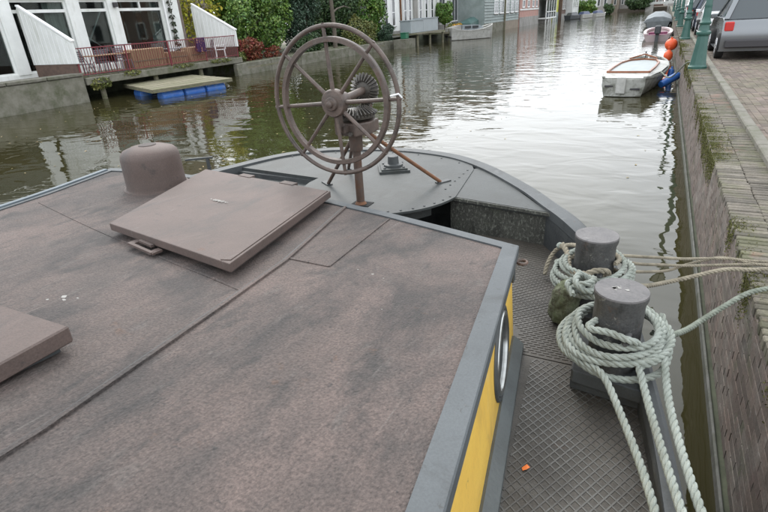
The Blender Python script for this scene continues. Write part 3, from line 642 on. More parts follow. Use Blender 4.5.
G().box(-27, -26.2, 19, 20, 6.6, 8.0).build('chimney', M['brownbrick'], rf)
G().tube([(FX+.12, 20.95, .95), (FX+.12, 20.95, 4.5)], .05, 8).build('downpipe', M['white2'], hs_)
G().box(FX+.06, FX+.22, 18.0, 18.16, 3.55, 3.75).build('wall_lantern', M['darkmetal'], hs_)
# bank furniture
def screen(label, y, brick):
    t = thing('screen_wall', label, 'screen wall', (-21.7, y, .9), group=None)
    P = [(-23.0, 3.5), (-22.9, 3.62), (-20.45, 2.32), (-20.2, 2.2), (-20.2, 1.45), (-23.0, 1.45)]
    G().add([(x, y-.05, z) for x, z in P]+[(x, y+.05, z) for x, z in P], [(0, 1, 2, 3, 4, 5), (11, 10, 9, 8, 7, 6)]+[(i, (i+1) % 6, 6+(i+1) % 6, 6+i) for i in range(6)]).build('panel', M['white'], t)
    g = G().bar((-22.95, y, 3.66), (-20.15, y, 2.26), .14, .06); g.build('cap_rail', M['white2'], t)
    g = G()
    x = -22.8
    while x < -20.3:
        zt = 3.55-(x+22.9)*.53; g.box(x-.012, x+.012, y-.062, y-.05, 1.46, zt-.05); x += .26
    g.build('batten', M['white2'], t)
    z = .90
    g = G().box(-22.95, -20.3, y-.04, y+.04, .6, 1.44); g.build('brick_base', M['brownbrick'], t)
    return t
screen('white sloping boarded screen at the left end of the terrace', 13.66, 1)
screen('white sloping boarded screen over brown brick at the right end of the terrace', 22.9, 1)
t = thing('flag_pole', 'thin brown pole standing behind the purple cloth on the terrace', 'pole', (-21.0, 20.15, .93)); G().tube([(0, 0, 0), (0, 0, 5.2)], .06, 8).build('pole', M['polebrown'], t, world=False); G().lathe([(.14, 0), (.14, .03), (.07, .05)], n=10).build('foot', M['polebrown'], t, world=False)
t = thing('climbing_plant', 'sparse dark climbing plant on the white house wall beside the window', 'climbing plant', (-22.85, 21.3, .95))
G().tube([(-22.85, 21.3, .95), (-22.85, 21.2, 2.2), (-22.88, 21.35, 3.2), (-22.88, 21.25, 4.3)], .02, 5).build('stem', M['bark'], t)
leaf_mesh('foliage', M['vine'], t, [(-22.85, 21.3, 1.4+i*.33, .1, .16, .12) for i in range(9)], 260, .07, 5)
def planter(label, y0, y1, z1):
    t = thing('reed_box', label, 'planter box', (-20.9, (y0+y1)/2, .935))
    G().box(-21.25, -20.6, y0, y1, .94, z1, bev=.02).build('box', M['reed'], t)
    g = G(); yy = y0+.02
    while yy < y1-.01: g.tube([(-20.585, yy, .95), (-20.585, yy, z1-.02)], .013, 5); yy += .05
    tag(g.build('reeds', M['reed'], t), kind='stuff')
    G().box(-20.6, -20.555, y0, y1, 1.25, 1.29).build('binding', M['wood'], t)
planter('longest tan reed screened box behind the railing, below the wide window', 16.5, 18.3, 1.75)
planter('low tan reed box beside the folding table on the terrace', 18.4, 19.6, 1.5)
planter('tan reed box left of the dark garden chair, by the purple cloth', 19.9, 20.9, 1.62)
def ftable(label, x, y, w_, l_, m, top='tabletop'):
    t = thing('garden_table', label, 'table', (x, y, .935))
    G().box(x-w_/2, x+w_/2, y-l_/2, y+l_/2, 1.63, 1.67, bev=.008).build(top, m, t)
    for s_ in (-1, 1):
        yy = y+s_*(l_/2-.12)
        for (a, b) in ((-1, 1), (1, -1)): G().tube([(x+a*w_*.38, yy, .94), (x+b*w_*.38, yy, 1.63)], .014, 6).build('leg', M['darkmetal'], t)
ftable('long pale wooden table behind the railing at the left of the terrace', -21.0, 15.7, .7, 2.3, M['reed'])
ftable('small square grey folding table in the middle of the terrace', -20.75, 19.0, .55, .75, M['greybox'])
def gchair(label, x, y, rz, m, plastic=False):
    t = thing('garden_chair', label, 'chair', (x, y, .935), rz, group='garden chairs on the terrace')
    if plastic:
        G().box(-.25, .25, -.24, .24, .41, .45, bev=.015).build('seat', m, t, world=False)
        g = G(); g.box(-.24, .24, -.30, -.27, .62, .86, bev=.01); g.box(-.24, -.18, -.29, -.25, .44, .64); g.box(.18, .24, -.29, -.25, .44, .64); g.box(-.05, .05, -.29, -.26, .44, .64); g.build('backrest', m, t, world=False)
        for s_ in (-1, 1): G().box(s_*.28-.03, s_*.28+.03, -.28, .22, .62, .65, bev=.01).bar((s_*.28, .2, .63), (s_*.27, .22, .42), .05, .03).build('armrest', m, t, world=False)
    else:
        g = G(); 
        for i in range(6): g.box(-.23, .23, -.22+i*.08, -.165+i*.08, .43, .45)
        g.build('seat', m, t, world=False); g = G()
        for i in range(6): g.obox((0, -.25-.012*i, .56+i*.07), ((1, 0, 0), (0, 1, 0), (0, 0, 1)), (.44, .015, .05))
        for s_ in (-1, 1): g.bar((s_*.23, -.22, .43), (s_*.23, -.34, 1.0), .025, .025)
        g.build('backrest', m, t, world=False)
    for sx in (-1, 1):
        for sy_ in (-1, 1): G().tube([(sx*.22, sy_*.2, .43), (sx*.25, sy_*.25, 0)], .02 if not plastic else .028, 6).build('leg', m, t, world=False)
    return t
gchair('white plastic armchair at the right end of the terrace', -20.75, 22.1, 2.4, M['white2'], True)
gchair('dark slatted garden chair just left of the white plastic armchair', -20.8, 21.25, 2.6, M['slate_cloth'])
gchair('grey slatted chair at the near end of the long pale table', -20.8, 14.3, .3, M['slate_cloth'])
gchair('grey slatted chair on the canal side of the long table, left one', -20.62, 15.2, -1.4, M['slate_cloth'])
gchair('grey slatted chair on the canal side of the long table, right one', -20.62, 16.05, -1.7, M['slate_cloth'])
gchair('grey slatted chair by the reed box at the far end of the long table', -21.5, 15.6, 1.5, M['slate_cloth'])
t = thing('white_bin', 'white square container standing beside the long table against the pillar', 'container', (-21.6, 17.0, .935)); G().box(-21.85, -21.35, 16.75, 17.2, .94, 1.95, bev=.02).build('container', M['white2'], t); G().box(-21.87, -21.33, 16.73, 17.22, 1.95, 2.0, bev=.01).build('lid', M['greybox'], t)
n = 10; g = G(); P = [(-20.3+(.05 if i % 2 else -.02), 20.05+i*.06) for i in range(n+1)]
for dx in (0.04, -.1):
    g.loft([[(x+dx, y_, 1.38+.03*math.sin(i*2)) for i, (x, y_) in enumerate(P)], [(x*.1+(-20.3+dx*.7)*.9, y_, 1.98) for x, y_ in P]])
g.loft([[(-20.26, y_, 1.98) for _, y_ in P], [(-20.3, y_, 2.03) for _, y_ in P], [(-20.37, y_, 1.98) for _, y_ in P]])
tag(g.build('draped_cloth', M['purple'], None, recalc=False, smooth=True), 'purple patterned cloth hanging over the red terrace railing', 'cloth')

# floating dock
dk = thing('floating_dock', 'small wooden floating dock on blue drums moored in front of the terrace', 'dock', (-18.7, 16.6, 0))
A_, B2, C2, D2 = Vector((-21.0, 15.95, 0)), Vector((-17.15, 14.25, 0)), Vector((-16.45, 17.95, 0)), Vector((-20.5, 19.5, 0))
nP = 22
for i in range(nP):
    t0, t1 = i/nP+.003, (i+1)/nP-.003
    q = [A_.lerp(B2, t0), A_.lerp(B2, t1), D2.lerp(C2, t1), D2.lerp(C2, t0)]
    G().prism([(v.x, v.y) for v in q], .36+random.uniform(-.004, .004), .40+random.uniform(-.006, .006)).build('plank', M['dockwood'], dk)
def ins(a, b, k): return a.lerp(b, k)
g = G()
for (a, b) in ((A_, B2), (B2, C2), (C2, D2), (D2, A_)): g.bar((a.x*.985+(-18.8)*.015, a.y*.985+16.9*.015, .31), (b.x*.985+(-18.8)*.015, b.y*.985+16.9*.015, .31), .08, .09)
g.build('frame_beam', M['wood'], dk)
def drum(a, b):
    a, b = Vector(a), Vector(b); d = (b-a).normalized(); L = (b-a).length
    G().lathe([(.17, 0), (.235, .03), (.24, .1), (.25, .12), (.24, .14), (.24, L/2-.03), (.25, L/2), (.24, L/2+.03), (.24, L-.14), (.25, L-.12), (.24, L-.1), (.235, L-.03), (.17, L)], a, 18, d).build('drum', M['drum'], dk, smooth=True)
P0, P1 = Vector((-17.45, 14.75, .05)), Vector((-16.85, 17.75, .05))
for i in range(3): drum(P0.lerp(P1, i/3+.01), P0.lerp(P1, (i+1)/3-.01))
drum((-19.9, 15.85, .05), (-19.0, 15.45, .05)); drum((-20.2, 16.4, .05), (-19.9, 17.6, .05)); drum((-19.9, 17.8, .05), (-19.6, 19.0, .05)); drum((-18.9, 18.6, .05), (-17.9, 18.2, .05))

# ------------------------------------------------------------------ bushes and trees on the left bank
plant('bush', 'large bright green bush right of the white screen wall', 'bush', -22.3, 26.4, .6, 2.0, 2.2, 4.2, M['leaf_green'], 9500, .085, 1)
plant('bush', 'bushy bright green shrub between the big bush and the blue-green conifer', 'bush', -23.2, 29.2, .6, 1.9, 2.0, 5.0, M['leaf_green'], 8500, .085, 2)
plant('bush', 'blue-green soft leaved conifer left of the bare tree trunk', 'bush', -22.3, 32.0, .6, 1.25, 1.5, 5.2, M['leaf_blue'], 7500, .08, 3)
plant('bush', 'red leaved shrub at the foot of the big green bush', 'bush', -20.95, 24.7, .6, .55, 1.1, 1.25, M['leaf_red'], 2200, .06, 4)
plant('bush', 'red and green ground shrub beside the terrace end', 'bush', -20.75, 23.4, .6, .35, .6, .5, M['leaf_olive'], 900, .05, 5)
plant('bush', 'small red bush low beside the blocks under the green shrub', 'bush', -20.85, 26.6, .6, .35, .7, .6, M['leaf_red'], 800, .05, 6)
plant('bush', 'tall bright green hedge behind the steering wheel, nearest the white houses', 'bush', -22.4, 41.0, .6, 1.7, 2.3, 5.2, M['leaf_green'], 9000, .1, 7)
plant('bush', 'dark green hedge right of the bare tree trunk', 'bush', -23.0, 37.4, .6, 1.8, 2.2, 5.0, M['leaf_dark'], 8000, .1, 8)
plant('bush', 'olive and yellow shrub overhanging the edging blocks right of the trunk', 'bush', -21.0, 37.8, .6, .9, 2.0, 2.0, M['leaf_olive'], 4500, .07, 9)
plant('bush', 'dark low shrub at the right end of the edging blocks', 'bush', -20.7, 41.9, .6, .6, 1.0, 1.2, M['leaf_blue'], 2500, .07, 10)
plant('bush', 'dark low shrub beside the trunk under the blue-green conifer', 'bush', -21.1, 31.0, .6, .6, 1.6, 1.0, M['leaf_dark'], 2600, .07, 12)
plant('tree', 'yellow leaved slender tree behind the sloping screen wall', 'tree', -24.3, 24.6, .6, 1.7, 2.0, 3.6, M['leaf_yellow'], 2400, .085, 11, trunk=.08, stem_h=1.2)
plant('tree', 'tall olive green tree behind the white house roof', 'tree', -30.0, 24.5, .6, 3.6, 3.8, 8.5, M['leaf_olive'], 11000, .16, 21, trunk=.2, stem_h=1.5)
plant('tree', 'tall green tree behind the blue-green conifer', 'tree', -27.5, 34.0, .6, 3.2, 4.2, 9.0, M['leaf_green'], 12000, .16, 22, trunk=.22, stem_h=1.5)
plant('tree', 'dark tall tree behind the hedge nearest the white houses', 'tree', -27.0, 41.5, .6, 2.6, 3.0, 7.6, M['leaf_dark'], 9000, .16, 23, trunk=.2, stem_h=1.5)
t = thing('bare_tree', 'bare pale tree trunk with one side branch between the bushes', 'tree', (-20.9, 33.9, .6))
G().tube([(-20.9, 33.9, .5), (-20.88, 33.92, 2.0), (-20.92, 33.9, 3.6), (-20.9, 34.1, 7.0)], [.17, .15, .14, .08], 10).build('trunk', M['bark'], t, smooth=True)
G().tube([(-20.9, 33.95, 2.9), (-20.85, 34.5, 3.15), (-20.8, 35.4, 3.3), (-20.8, 36.4, 3.15)], [.07, .05, .04, .02], 7).build('branch', M['bark'], t)
t = thing('brown_shed', 'brown plank shed behind the screen wall and yellow tree', 'shed', (-28, 27, .6)); G().box(-29.5, -26.5, 23.3, 28, .6, 3.6).build('wall', M['tanbrick'], t)
G().add([(-29.8, 23, 3.55), (-26.2, 23, 3.55), (-26.2, 28.3, 3.55), (-29.8, 28.3, 3.55), (-28, 23, 4.6), (-28, 28.3, 4.6)], [(0, 1, 4), (2, 3, 5), (1, 2, 5, 4), (3, 0, 4, 5), (0, 3, 2, 1)]).build('roof', M['tile_brown'], t)
G().box(-26.5, -26.44, 24.2, 25.4, 1.6, 3.0).build('window', M['glass'], t)

# ------------------------------------------------------------------ generic canal houses (facade faces +X)
def window(par, X, y0, y1, z0, z1, nx=1, nz=2, fm=None, fr=.07):
    g = G(); fm = fm or M['white']
    g.box(X, X+.06, y0, y0+fr, z0, z1); g.box(X, X+.06, y1-fr, y1, z0, z1); g.box(X, X+.06, y0+fr, y1-fr, z0, z0+fr); g.box(X, X+.06, y0+fr, y1-fr, z1-fr, z1)
    for i in range(1, nx): q = y0+(y1-y0)*i/nx; g.box(X, X+.05, q-.025, q+.025, z0+fr, z1-fr)
    for i in range(1, nz): q = z0+(z1-z0)*i/nz; g.box(X, X+.045, y0+fr, y1-fr, q-.025, q+.025)
    f = g.build('window', fm, par)
    s_ = G().box(X, X+.12, y0-.06, y1+.06, z0-.08, z0).build('sill', M['greystone'], f)
    G().box(X+.005, X+.018, y0+fr, y1-fr, z0+fr, z1-fr).build('pane', M['glass'], f)
    return f
def house(name, label, X, y0, y1, z0, h, m, depth=9, rmat=None, gable=True, boards=False, base=None, cat='house'):
    t = thing(name, label, cat, (X-depth/2, (y0+y1)/2, z0))
    G().box(X-depth, X, y0, y1, z0-.6, z0+h).build('wall', m, t)
    if base: G().box(X-.02, X+.06, y0+.003, y1-.003, z0-.6, z0+base[0]).build('plinth', base[1], t)
    if boards:
        g = G(); z = z0+(base[0] if base else 0)
        while z < z0+h-.05: 
            g.add([(X+.002, y0+.01, z), (X+.085, y0+.01, z), (X+.012, y0+.01, z+.31), (X+.002, y0+.01, z+.31), (X+.002, y1-.01, z), (X+.085, y1-.01, z), (X+.012, y1-.01, z+.31), (X+.002, y1-.01, z+.31)],
                  [(0, 1, 2, 3), (7, 6, 5, 4), (1, 5, 6, 2), (0, 4, 5, 1), (3, 2, 6, 7), (0, 3, 7, 4)]); z += .32
        g.build('cladding', m, t)
    rm = rmat or M['tile_brown']; g = G(); zt = z0+h
    ym = (y0+y1)/2; rh = min(2.6, (y1-y0)*.45)
    if gable: g.add([(X+.15, y0-.1, zt), (X+.15, y1+.1, zt), (X-depth-.1, y1+.1, zt), (X-depth-.1, y0-.1, zt), (X+.15, ym, zt+rh), (X-depth-.1, ym, zt+rh)], [(0, 1, 4), (2, 3, 5), (1, 2, 5, 4), (3, 0, 4, 5), (0, 3, 2, 1)])
    else: g.add([(X+.2, y0-.05, zt), (X+.2, y1+.05, zt), (X-depth, y1+.05, zt), (X-depth, y0-.05, zt), (X-depth/2, y0-.05, zt+2.4), (X-depth/2, y1+.05, zt+2.4)], [(0, 1, 5, 4), (1, 2, 5), (2, 3, 4, 5), (3, 0, 4), (0, 3, 2, 1)])
    rf = g.build('roof', rm, t); G().box(X-depth/2-.3, X-depth/2+.3, y1-1.2, y1-.6, zt+.6, zt+3.2).build('chimney', M['brownbrick'], rf)
    return t
hA = house('white_house', 'first white rendered house with tall narrow windows past the hedge', -22, 43.4, 47.5, .7, 6.2, M['white'], base=(.5, M['greystone']))
for y in (44.2, 45.7): window(hA, -22, y, y+.75, 1.6, 3.9, 1, 2, M['white2'], .09); window(hA, -22, y, y+.75, 4.7, 6.3, 1, 2)
G().tube([(-21.93, 47.62, .7), (-21.93, 47.62, 6.9)], .09, 8).build('downpipe', M['brown_curtain'], hA)
hB = house('white_house', 'second white house with a grey column, behind the grey metal box', -22, 47.8, 56.8, .7, 6.6, M['palewall'], base=(.6, M['greystone']))
for y in (48.3, 49.4, 52.0, 53.6, 55.2): window(hB, -22, y, y+.72, 1.7, 4.0, 1, 2, M['white2'], .09); window(hB, -22, y, y+.72, 4.9, 6.6, 1, 2)
G().box(-22, -21.88, 50.6, 51.5, .7, 7.2).build('column', M['greystone'], hB)
hC = house('white_house', 'third pale house with wide dark window behind the round clipped tree', -22, 57.0, 66.4, .7, 5.8, M['palewall'], base=(.6, M['greystone']))
window(hC, -22, 61.6, 65.6, 1.5, 4.6, 4, 1, M['white2'], .1); window(hC, -22, 57.6, 59.4, 1.7, 4.2, 2, 2)
for y in (58, 60.5, 63): window(hC, -22, y, y+1.1, 5.0, 6.2, 2, 1)
G().tube([(-21.93, 66.2, .7), (-21.93, 66.2, 6.5)], .09, 8).build('downpipe', M['brown_curtain'], hC)
hD = house('boarded_house', 'grey boarded house standing in the water right of the white cruiser', -18.75, 63.6, 72.4, .3, 6.4, M['greyboard'], boards=True, base=(.75, M['concrete']))
for y in (67.6, 70.2): window(hD, -18.7, y, y+1.9, 2.0, 4.9, 2, 2, M['white2'], .12)
G().box(-18.69, -18.5, 72.3, 72.6, -.4, 6).build('corner_post', M['wood'], hD)
hE = house('boarded_house', 'second grey boarded house with white windows, next to the pink brick one', -18.85, 72.7, 80.9, .3, 6.0, M['greyboard'], boards=True, base=(.75, M['tanbrick']))
for y in (73.6, 76.2, 78.6): window(hE, -18.8, y, y+1.6, 2.0, 4.6, 2, 2, M['white2'], .12)
hF = house('brick_house', 'pink brick house with white band and windows in the left row', -18.7, 81.1, 94.3, .3, 6.6, M['pinkbrick'], gable=False, base=(.95, M['greystone']))
G().box(-18.70, -18.62, 81.2, 94.2, 2.15, 2.35).build('white_band', M['white'], hF)
for y in (82.6, 85.9, 89.2, 91.8): window(hF, -18.7, y, y+1.5, 2.5, 4.4, 2, 2, M['white2'], .14)
G().box(-18.70, -18.62, 81.2, 94.2, 4.6, 4.75).build('upper_band', M['white'], hF)
hG = house('bay_house', 'white house with a glazed veranda projecting over the canal', -18.9, 94.5, 107.5, .3, 5.6, M['palewall'], base=(.7, M['greystone']))
g = G(); 
for y in (95.2, 97.4, 99.6, 101.8, 104): g.box(-17.7, -17.55, y, y+.18, -.6, 3.6)
g.box(-18.9, -17.5, 95, 104.4, .62, .8).box(-18.9, -17.5, 95, 104.4, 3.5, 3.7).box(-17.68, -17.58, 95.2, 104.2, 1.6, 1.72)
g.build('veranda_frame', M['white'], hG); G().box(-17.64, -17.62, 95.3, 104.1, .82, 3.48).build('pane', M['glass'], hG)
hH = house('yellow_panel_house', 'small house with yellow-green panel facade in the left row', -18.6, 107.8, 112.6, .4, 5.2, M['yellowpanel'], base=(1.0, M['greyboard']))
window(hH, -18.6, 108.6, 109.8, 1.8, 3.2)
hI = house('brown_house', 'brown brick house beyond the yellow-green panel facade', -18.0, 112.9, 117.6, .4, 6.0, M['brownbrick'], base=(.6, M['greystone']))
for y in (113.6, 115.6): window(hI, -18.0, y, y+1.2, 1.8, 3.6)
hJ = house('pale_house', 'pale grey house behind the far moored boats', -16.8, 117.9, 127.0, .5, 6.0, M['palewall'], gable=False)
for y in (119, 121.5, 124): window(hJ, -16.8, y, y+1.3, 2.2, 3.9)
# far cross-canal houses, facade towards the camera (-Y)
def front_house(name, label, x0, x1, Y, h, m, nw, cat='house', z0=.5):
    t = thing(name, label, cat, ((x0+x1)/2, Y+4, z0)); G().box(x0, x1, Y, Y+8, z0-.5, z0+h).build('wall', m, t)
    xm = (x0+x1)/2
    G().add([(x0-.1, Y-.15, z0+h), (x1+.1, Y-.15, z0+h), (x1+.1, Y+8, z0+h), (x0-.1, Y+8, z0+h), (xm, Y-.15, z0+h+2.6), (xm, Y+8, z0+h+2.6)], [(0, 1, 4), (2, 3, 5), (1, 2, 5, 4), (3, 0, 4, 5), (0, 3, 2, 1)]).build('roof', M['tile_brown'], t)
    for i in range(nw):
        a = x0+(x1-x0)*(i+.25)/nw; b = a+(x1-x0)/nw*.5
        for (p, q) in ((1.3, 2.9), (4.0, 5.4)):
            if q > h: continue
            f = G().box(a, b, Y-.06, Y-.002, z0+p, z0+q).build('window', M['white'], t); G().box(a+.1, b-.1, Y-.075, Y-.062, z0+p+.1, z0+q-.1).build('pane', M['glass'], f)
    return t
front_house('pale_house', 'white low house behind the far hedge and boats', -19.0, -14.6, 133, 3.4, M['palewall'], 3)
front_house('gap_filler_house', 'added pale house closing the bright sky gap beside the brick house at the bend', -17.4, -13.0, 150, 6.4, M['greystone'], 3)  # house added to block the sky gap that left a bright band on the water
front_house('far_brick_house', 'brownish brick house beyond the green hedge at the canal bend', -14.2, -11.6, 160, 6.2, M['tanbrick'], 2)
front_house('far_grey_house', 'light grey house with windows at the far end of the canal', -11.5, -6.2, 166, 6.8, M['greystone'], 4)
front_house('far_dark_house', 'tall dark house behind the round tree near the bridge', -6.0, -1.0, 178, 7.0, M['brownbrick'], 3)
front_house('far_white_house', 'pale house behind the bridge at the end of the canal', -.8, 5.0, 184, 6.0, M['palewall'], 4)
plant('hedge', 'green hedge behind the far moored boats', 'hedge', -15.6, 128.5, .5, 2.6, 1.6, 2.4, M['leaf_green'], 3200, .2, 31)
plant('bush', 'dark bush at the waterline where the canal bends', 'bush', -12.0, 141, .3, 1.2, 1.4, 1.8, M['leaf_dark'], 1800, .18, 32)
plant('tree', 'round dark tree left of the canal bridge', 'tree', -6.3, 158, .4, 3.0, 2.6, 3.2, M['leaf_dark'], 5000, .22, 33, trunk=.2, stem_h=.4)
plant('tree', 'tall green tree behind the far grey house', 'tree', -13.2, 176, .4, 4.5, 3, 9.0, M['leaf_olive'], 5000, .3, 34, trunk=.3, stem_h=1)
br = thing('canal_bridge', 'low pale bridge crossing the far end of the canal', 'bridge', (-1.5, 158, 0))
G().box(-4.6, 2.5, 157, 162, 1.45, 1.75).box(-4.6, 2.5, 156.9, 157.1, 1.75, 1.95).build('deck', M['palewall'], br)
G().box(-4.8, -3.0, 157, 162, -.8, 1.44).build('abutment', M['greystone'], br); G().box(.1, 2.4, 157, 162, -.8, 1.44).build('abutment', M['greystone'], br)
g = G().bar((-4.6, 157, 2.55), (2.5, 157, 2.55), .06, .06)
for i in range(15): g.bar((-4.6+i*.5, 157, 1.9), (-4.6+i*.5, 157, 2.55), .05, .05)
g.build('railing', M['white'], br)
tag(G().box(-60, 60, 163, 500, -1, .8).build('far_land', M['pave']), kind='structure')
# right-hand houses across the street
rl_lab = ['red brick house across the street, nearest on the right', 'pale house across the street, second on the right', 'brown brick house across the street, third on the right', 'pink brick house across the street, far on the right']
for i, (a, b, m_) in enumerate(((20, 31, 'brick_red'), (31.2, 42, 'palewall'), (42.2, 60, 'brownbrick'), (60.2, 90, 'pinkbrick'))):
    t = thing('street_house', rl_lab[i], 'house', (12.5, (a+b)/2, .86)); G().box(9, 17, a, b, .8, 7.2).build('wall', M[m_], t)
    G().add([(8.8, a, 7.2), (8.8, b, 7.2), (17.2, b, 7.2), (17.2, a, 7.2), (13, a, 9.8), (13, b, 9.8)], [(0, 1, 5, 4), (1, 2, 5), (2, 3, 4, 5), (3, 0, 4), (0, 3, 2, 1)]).build('roof', M['tile_brown'], t)
    y = a+1
    while y+1.2 < b:
        for z in (1.7, 4.6):
            f = G().box(8.94, 8.998, y, y+1.2, z, z+1.8).build('window', M['white'], t); G().box(8.92, 8.938, y+.09, y+1.11, z+.09, z+1.71).build('pane', M['glass'], f)
        y += 2.6

# platform, box, topiary, flowers
pf = thing('landing_stage', 'dark wooden landing stage over the water in front of the white houses', 'landing stage', (-19.9, 46, 0))
y = 42.9; sm_ = take(G().box(-1.35, 1.35, -.14, .14, -.05, .05).build('plank', M['wood']))
while y < 49.4: put('plank', sm_, pf, -19.6, y, .98); y += .3
for y in (43.2, 46, 49.2): put('support_post', postm, pf, -18.45, y, .25)
G().box(-22, -20.95, 42.8, 57, -.8, .72).build('bank_base', M['greenwall'], pf)
t = thing('grey_box', 'large grey metal box on the landing stage in front of the white houses', 'metal box', (-19.4, 45.9, 1.03)); G().box(-19.9, -18.9, 42.9, 45.6, 1.04, 2.0, bev=.02).box(-19.9, -18.9, 45.62, 49.2, 1.04, 2.1, bev=.02).build('box', M['greybox'], t); G().box(-19.95, -18.85, 42.85, 45.6, 2.0, 2.06).box(-19.95, -18.85, 45.62, 49.25, 2.1, 2.16).build('lid', M['greybox'], t)
t = thing('crate', 'green plastic crate at the left end of the landing stage', 'crate', (-18.9, 41.6, .9)); G().box(-19.3, -18.8, 41.6, 42.2, .69, 1.12, bev=.03).build('crate_body', M['greentank'], t); G().box(-19.33, -18.77, 41.57, 42.23, 1.12, 1.17).build('rim', M['greentank'], t)
G().box(-19.6, -18.5, 40.9, 42.85, -.5, .68).build('landing_step', M['concrete'], pf)
plant('topiary_tree', 'round clipped green topiary tree in front of the pale houses', 'topiary', -21.2, 57.2, .75, 1.0, 1.0, 1.85, M['leaf_green'], 5000, .08, 41, trunk=.09, stem_h=.85)
plant('flower_bush', 'orange and yellow flowering plants beneath the topiary tree', 'flowers', -19.8, 56.9, .7, .5, 1.5, .7, M['leaf_flower'], 420, .06, 42)
plant('bush', 'green foliage among the orange flowers below the topiary tree', 'bush', -20.1, 57.2, .6, .7, 2.2, .75, M['leaf_olive'], 1500, .08, 44)
plant('bush', 'green plant spilling over the bank left of the white cruiser', 'bush', -18.9, 53.4, .2, .5, 1.3, .9, M['leaf_dark'], 1200, .08, 43)
t = thing('jetty', 'small wooden jetty left of the white cruiser', 'jetty', (-18.9, 52.4, 0)); G().box(-20.9, -18.2, 50.4, 54.5, .62, .78).build('deck', M['wood'], t)
for y in (50.6, 52.4, 54.3): G().tube([(-18.3, y, -.6), (-18.3, y, 1.05)], .09, 7).build('post', M['wood'], t)
t = thing('tarp_cover', 'teal tarpaulin covered heap beside the boarded house', 'tarpaulin', (-19.8, 61.5, 0)); G().loft([[(-20.9, 60.2, .2), (-19.2, 60.2, .2), (-19.2, 63.3, .2), (-20.9, 63.3, .2)], [(-20.8, 60.4, 1.3), (-19.3, 60.4, 1.2), (-19.3, 63.2, 1.5), (-20.8, 63.2, 1.5)], [(-20.2, 60.9, 1.6), (-19.8, 60.9, 1.6), (-19.7, 62.8, 1.85), (-20.1, 62.8, 1.85)]], closed=True).build('tarp', M['teal'], t)

# ------------------------------------------------------------------ boats
def hull(Lh, W, fb, m, par, sheer=.15, name='hull', stern=.8):
    n = 14; secs = []
    for i in range(n+1):
        s_ = i/n; y_ = -Lh/2+Lh*s_; wd = W/2*(stern+(1-stern)*math.sin(min(1, s_*2.2)*PI/2))*(1 if s_ < .5 else math.sqrt(max(0.0, 1-((s_-.5)/.5)**2.6))+.02)
        zt = fb+sheer*abs(s_-.45)**2*3
        secs.append([(-wd, y_, zt), (-wd*.97, y_, zt-.1), (-wd*.85, y_*.98, .05), (-wd*.5, y_*.96, -.15), (0, y_*.95, -.22), (wd*.5, y_*.96, -.15), (wd*.85, y_*.98, .05), (wd*.97, y_, zt-.1), (wd, y_, zt)])
    g = G().loft(secs); g.f.append(tuple(range(9))); o = g.build(name, m, par, smooth=True, world=False); return secs, o
def gunw(secs, m, par, w_=.06, h_=.04, name='gunwale'):
    for side in (0, -1):
        pts = [Vector(s_[side]) for s_ in secs]; g = G()
        ring = []
        for i, p in enumerate(pts):
            sg = 1 if side == 0 else -1
            ring.append([(p.x-sg*.015, p.y, p.z-.02), (p.x-sg*.015, p.y, p.z+h_), (p.x+sg*w_*min(1, abs(p.x)*4+.1), p.y, p.z+h_), (p.x+sg*w_*min(1, abs(p.x)*4+.1), p.y, p.z-.02)])
        g.loft(ring, closed=True); g.build(name, m, par, world=False)
# tender near the wall
t = thing('dinghy', 'small dirty white dinghy with wooden trim moored at the quay wall', 'boat', (-.56, 19.2, 0), -.075)
secs, _ = hull(6.0, 1.66, .38, M['boatdirty'], t, .2, stern=.66)
# side decks, coaming, floor
def ringpoly(k, z): return [(s_[0][0]*k, s_[0][1]*(.93 if k < .8 else 1), z) for s_ in secs]
g = G(); inn = [(-.55, -2.3), (-.58, -1.0), (-.56, .4), (-.40, 1.3), (0, 1.65), (.40, 1.3), (.56, .4), (.58, -1.0), (.55, -2.3)]
outl = []
for (x, y_) in inn:
    if x == 0: outl.append((0, 2.98)); continue
    i = min(range(len(secs)), key=lambda q: abs(secs[q][0][1]-(y_*1.27-.02))); outl.append(((secs[i][0][0] if x < 0 else secs[i][8][0]), secs[i][0][1]))
outl[0] = (secs[0][0][0], -3.0); outl[-1] = (secs[0][8][0], -3.0)
g.loft([[(x, y_, .50) for x, y_ in outl], [(x, y_, .56) for x, y_ in inn]]); g.add([(outl[0][0], -3.0, .50), (outl[-1][0], -3.0, .50), (inn[-1][0], -2.3, .56), (inn[0][0], -2.3, .56)], [(0, 1, 2, 3)])
g.build('side_deck', M['boatwhite'], t, world=False)
g = G().loft([[(x, y_, .56) for x, y_ in inn], [(x*.97, y_*.99, .16) for x, y_ in inn]], closed=True); g.build('cockpit', M['boatfloor'], t, world=False)
g = G(); P = [Vector((x, y_, .585)) for x, y_ in inn]
for a, b in list(zip(P, P[1:]))+[(P[-1], P[0])]: g.bar(a, b, .05, .05)
g.build('coaming', M['teak'], t, world=False)
G().box(-.54, .54, .55, .85, .50, .54).build('thwart', M['teak'], t, world=False)
G().box(-.5, .5, -2.25, -1.95, .40, .44).build('thwart', M['boatfloor'], t, world=False)
G().bar((-.42, 1.25, .64), (0, 1.62, .74), .03, .04).bar((.42, 1.25, .64), (0, 1.62, .74), .03, .04).build('spray_rail', M['teak'], t, world=False)
G().tube([(-.03, 2.2, .58), (-.03, 2.2, .78)], .02, 6).tube([(-.1, 2.2, .7), (.04, 2.2, .7)], .015, 6).build('mooring_post', M['darkmetal'], t, world=False)
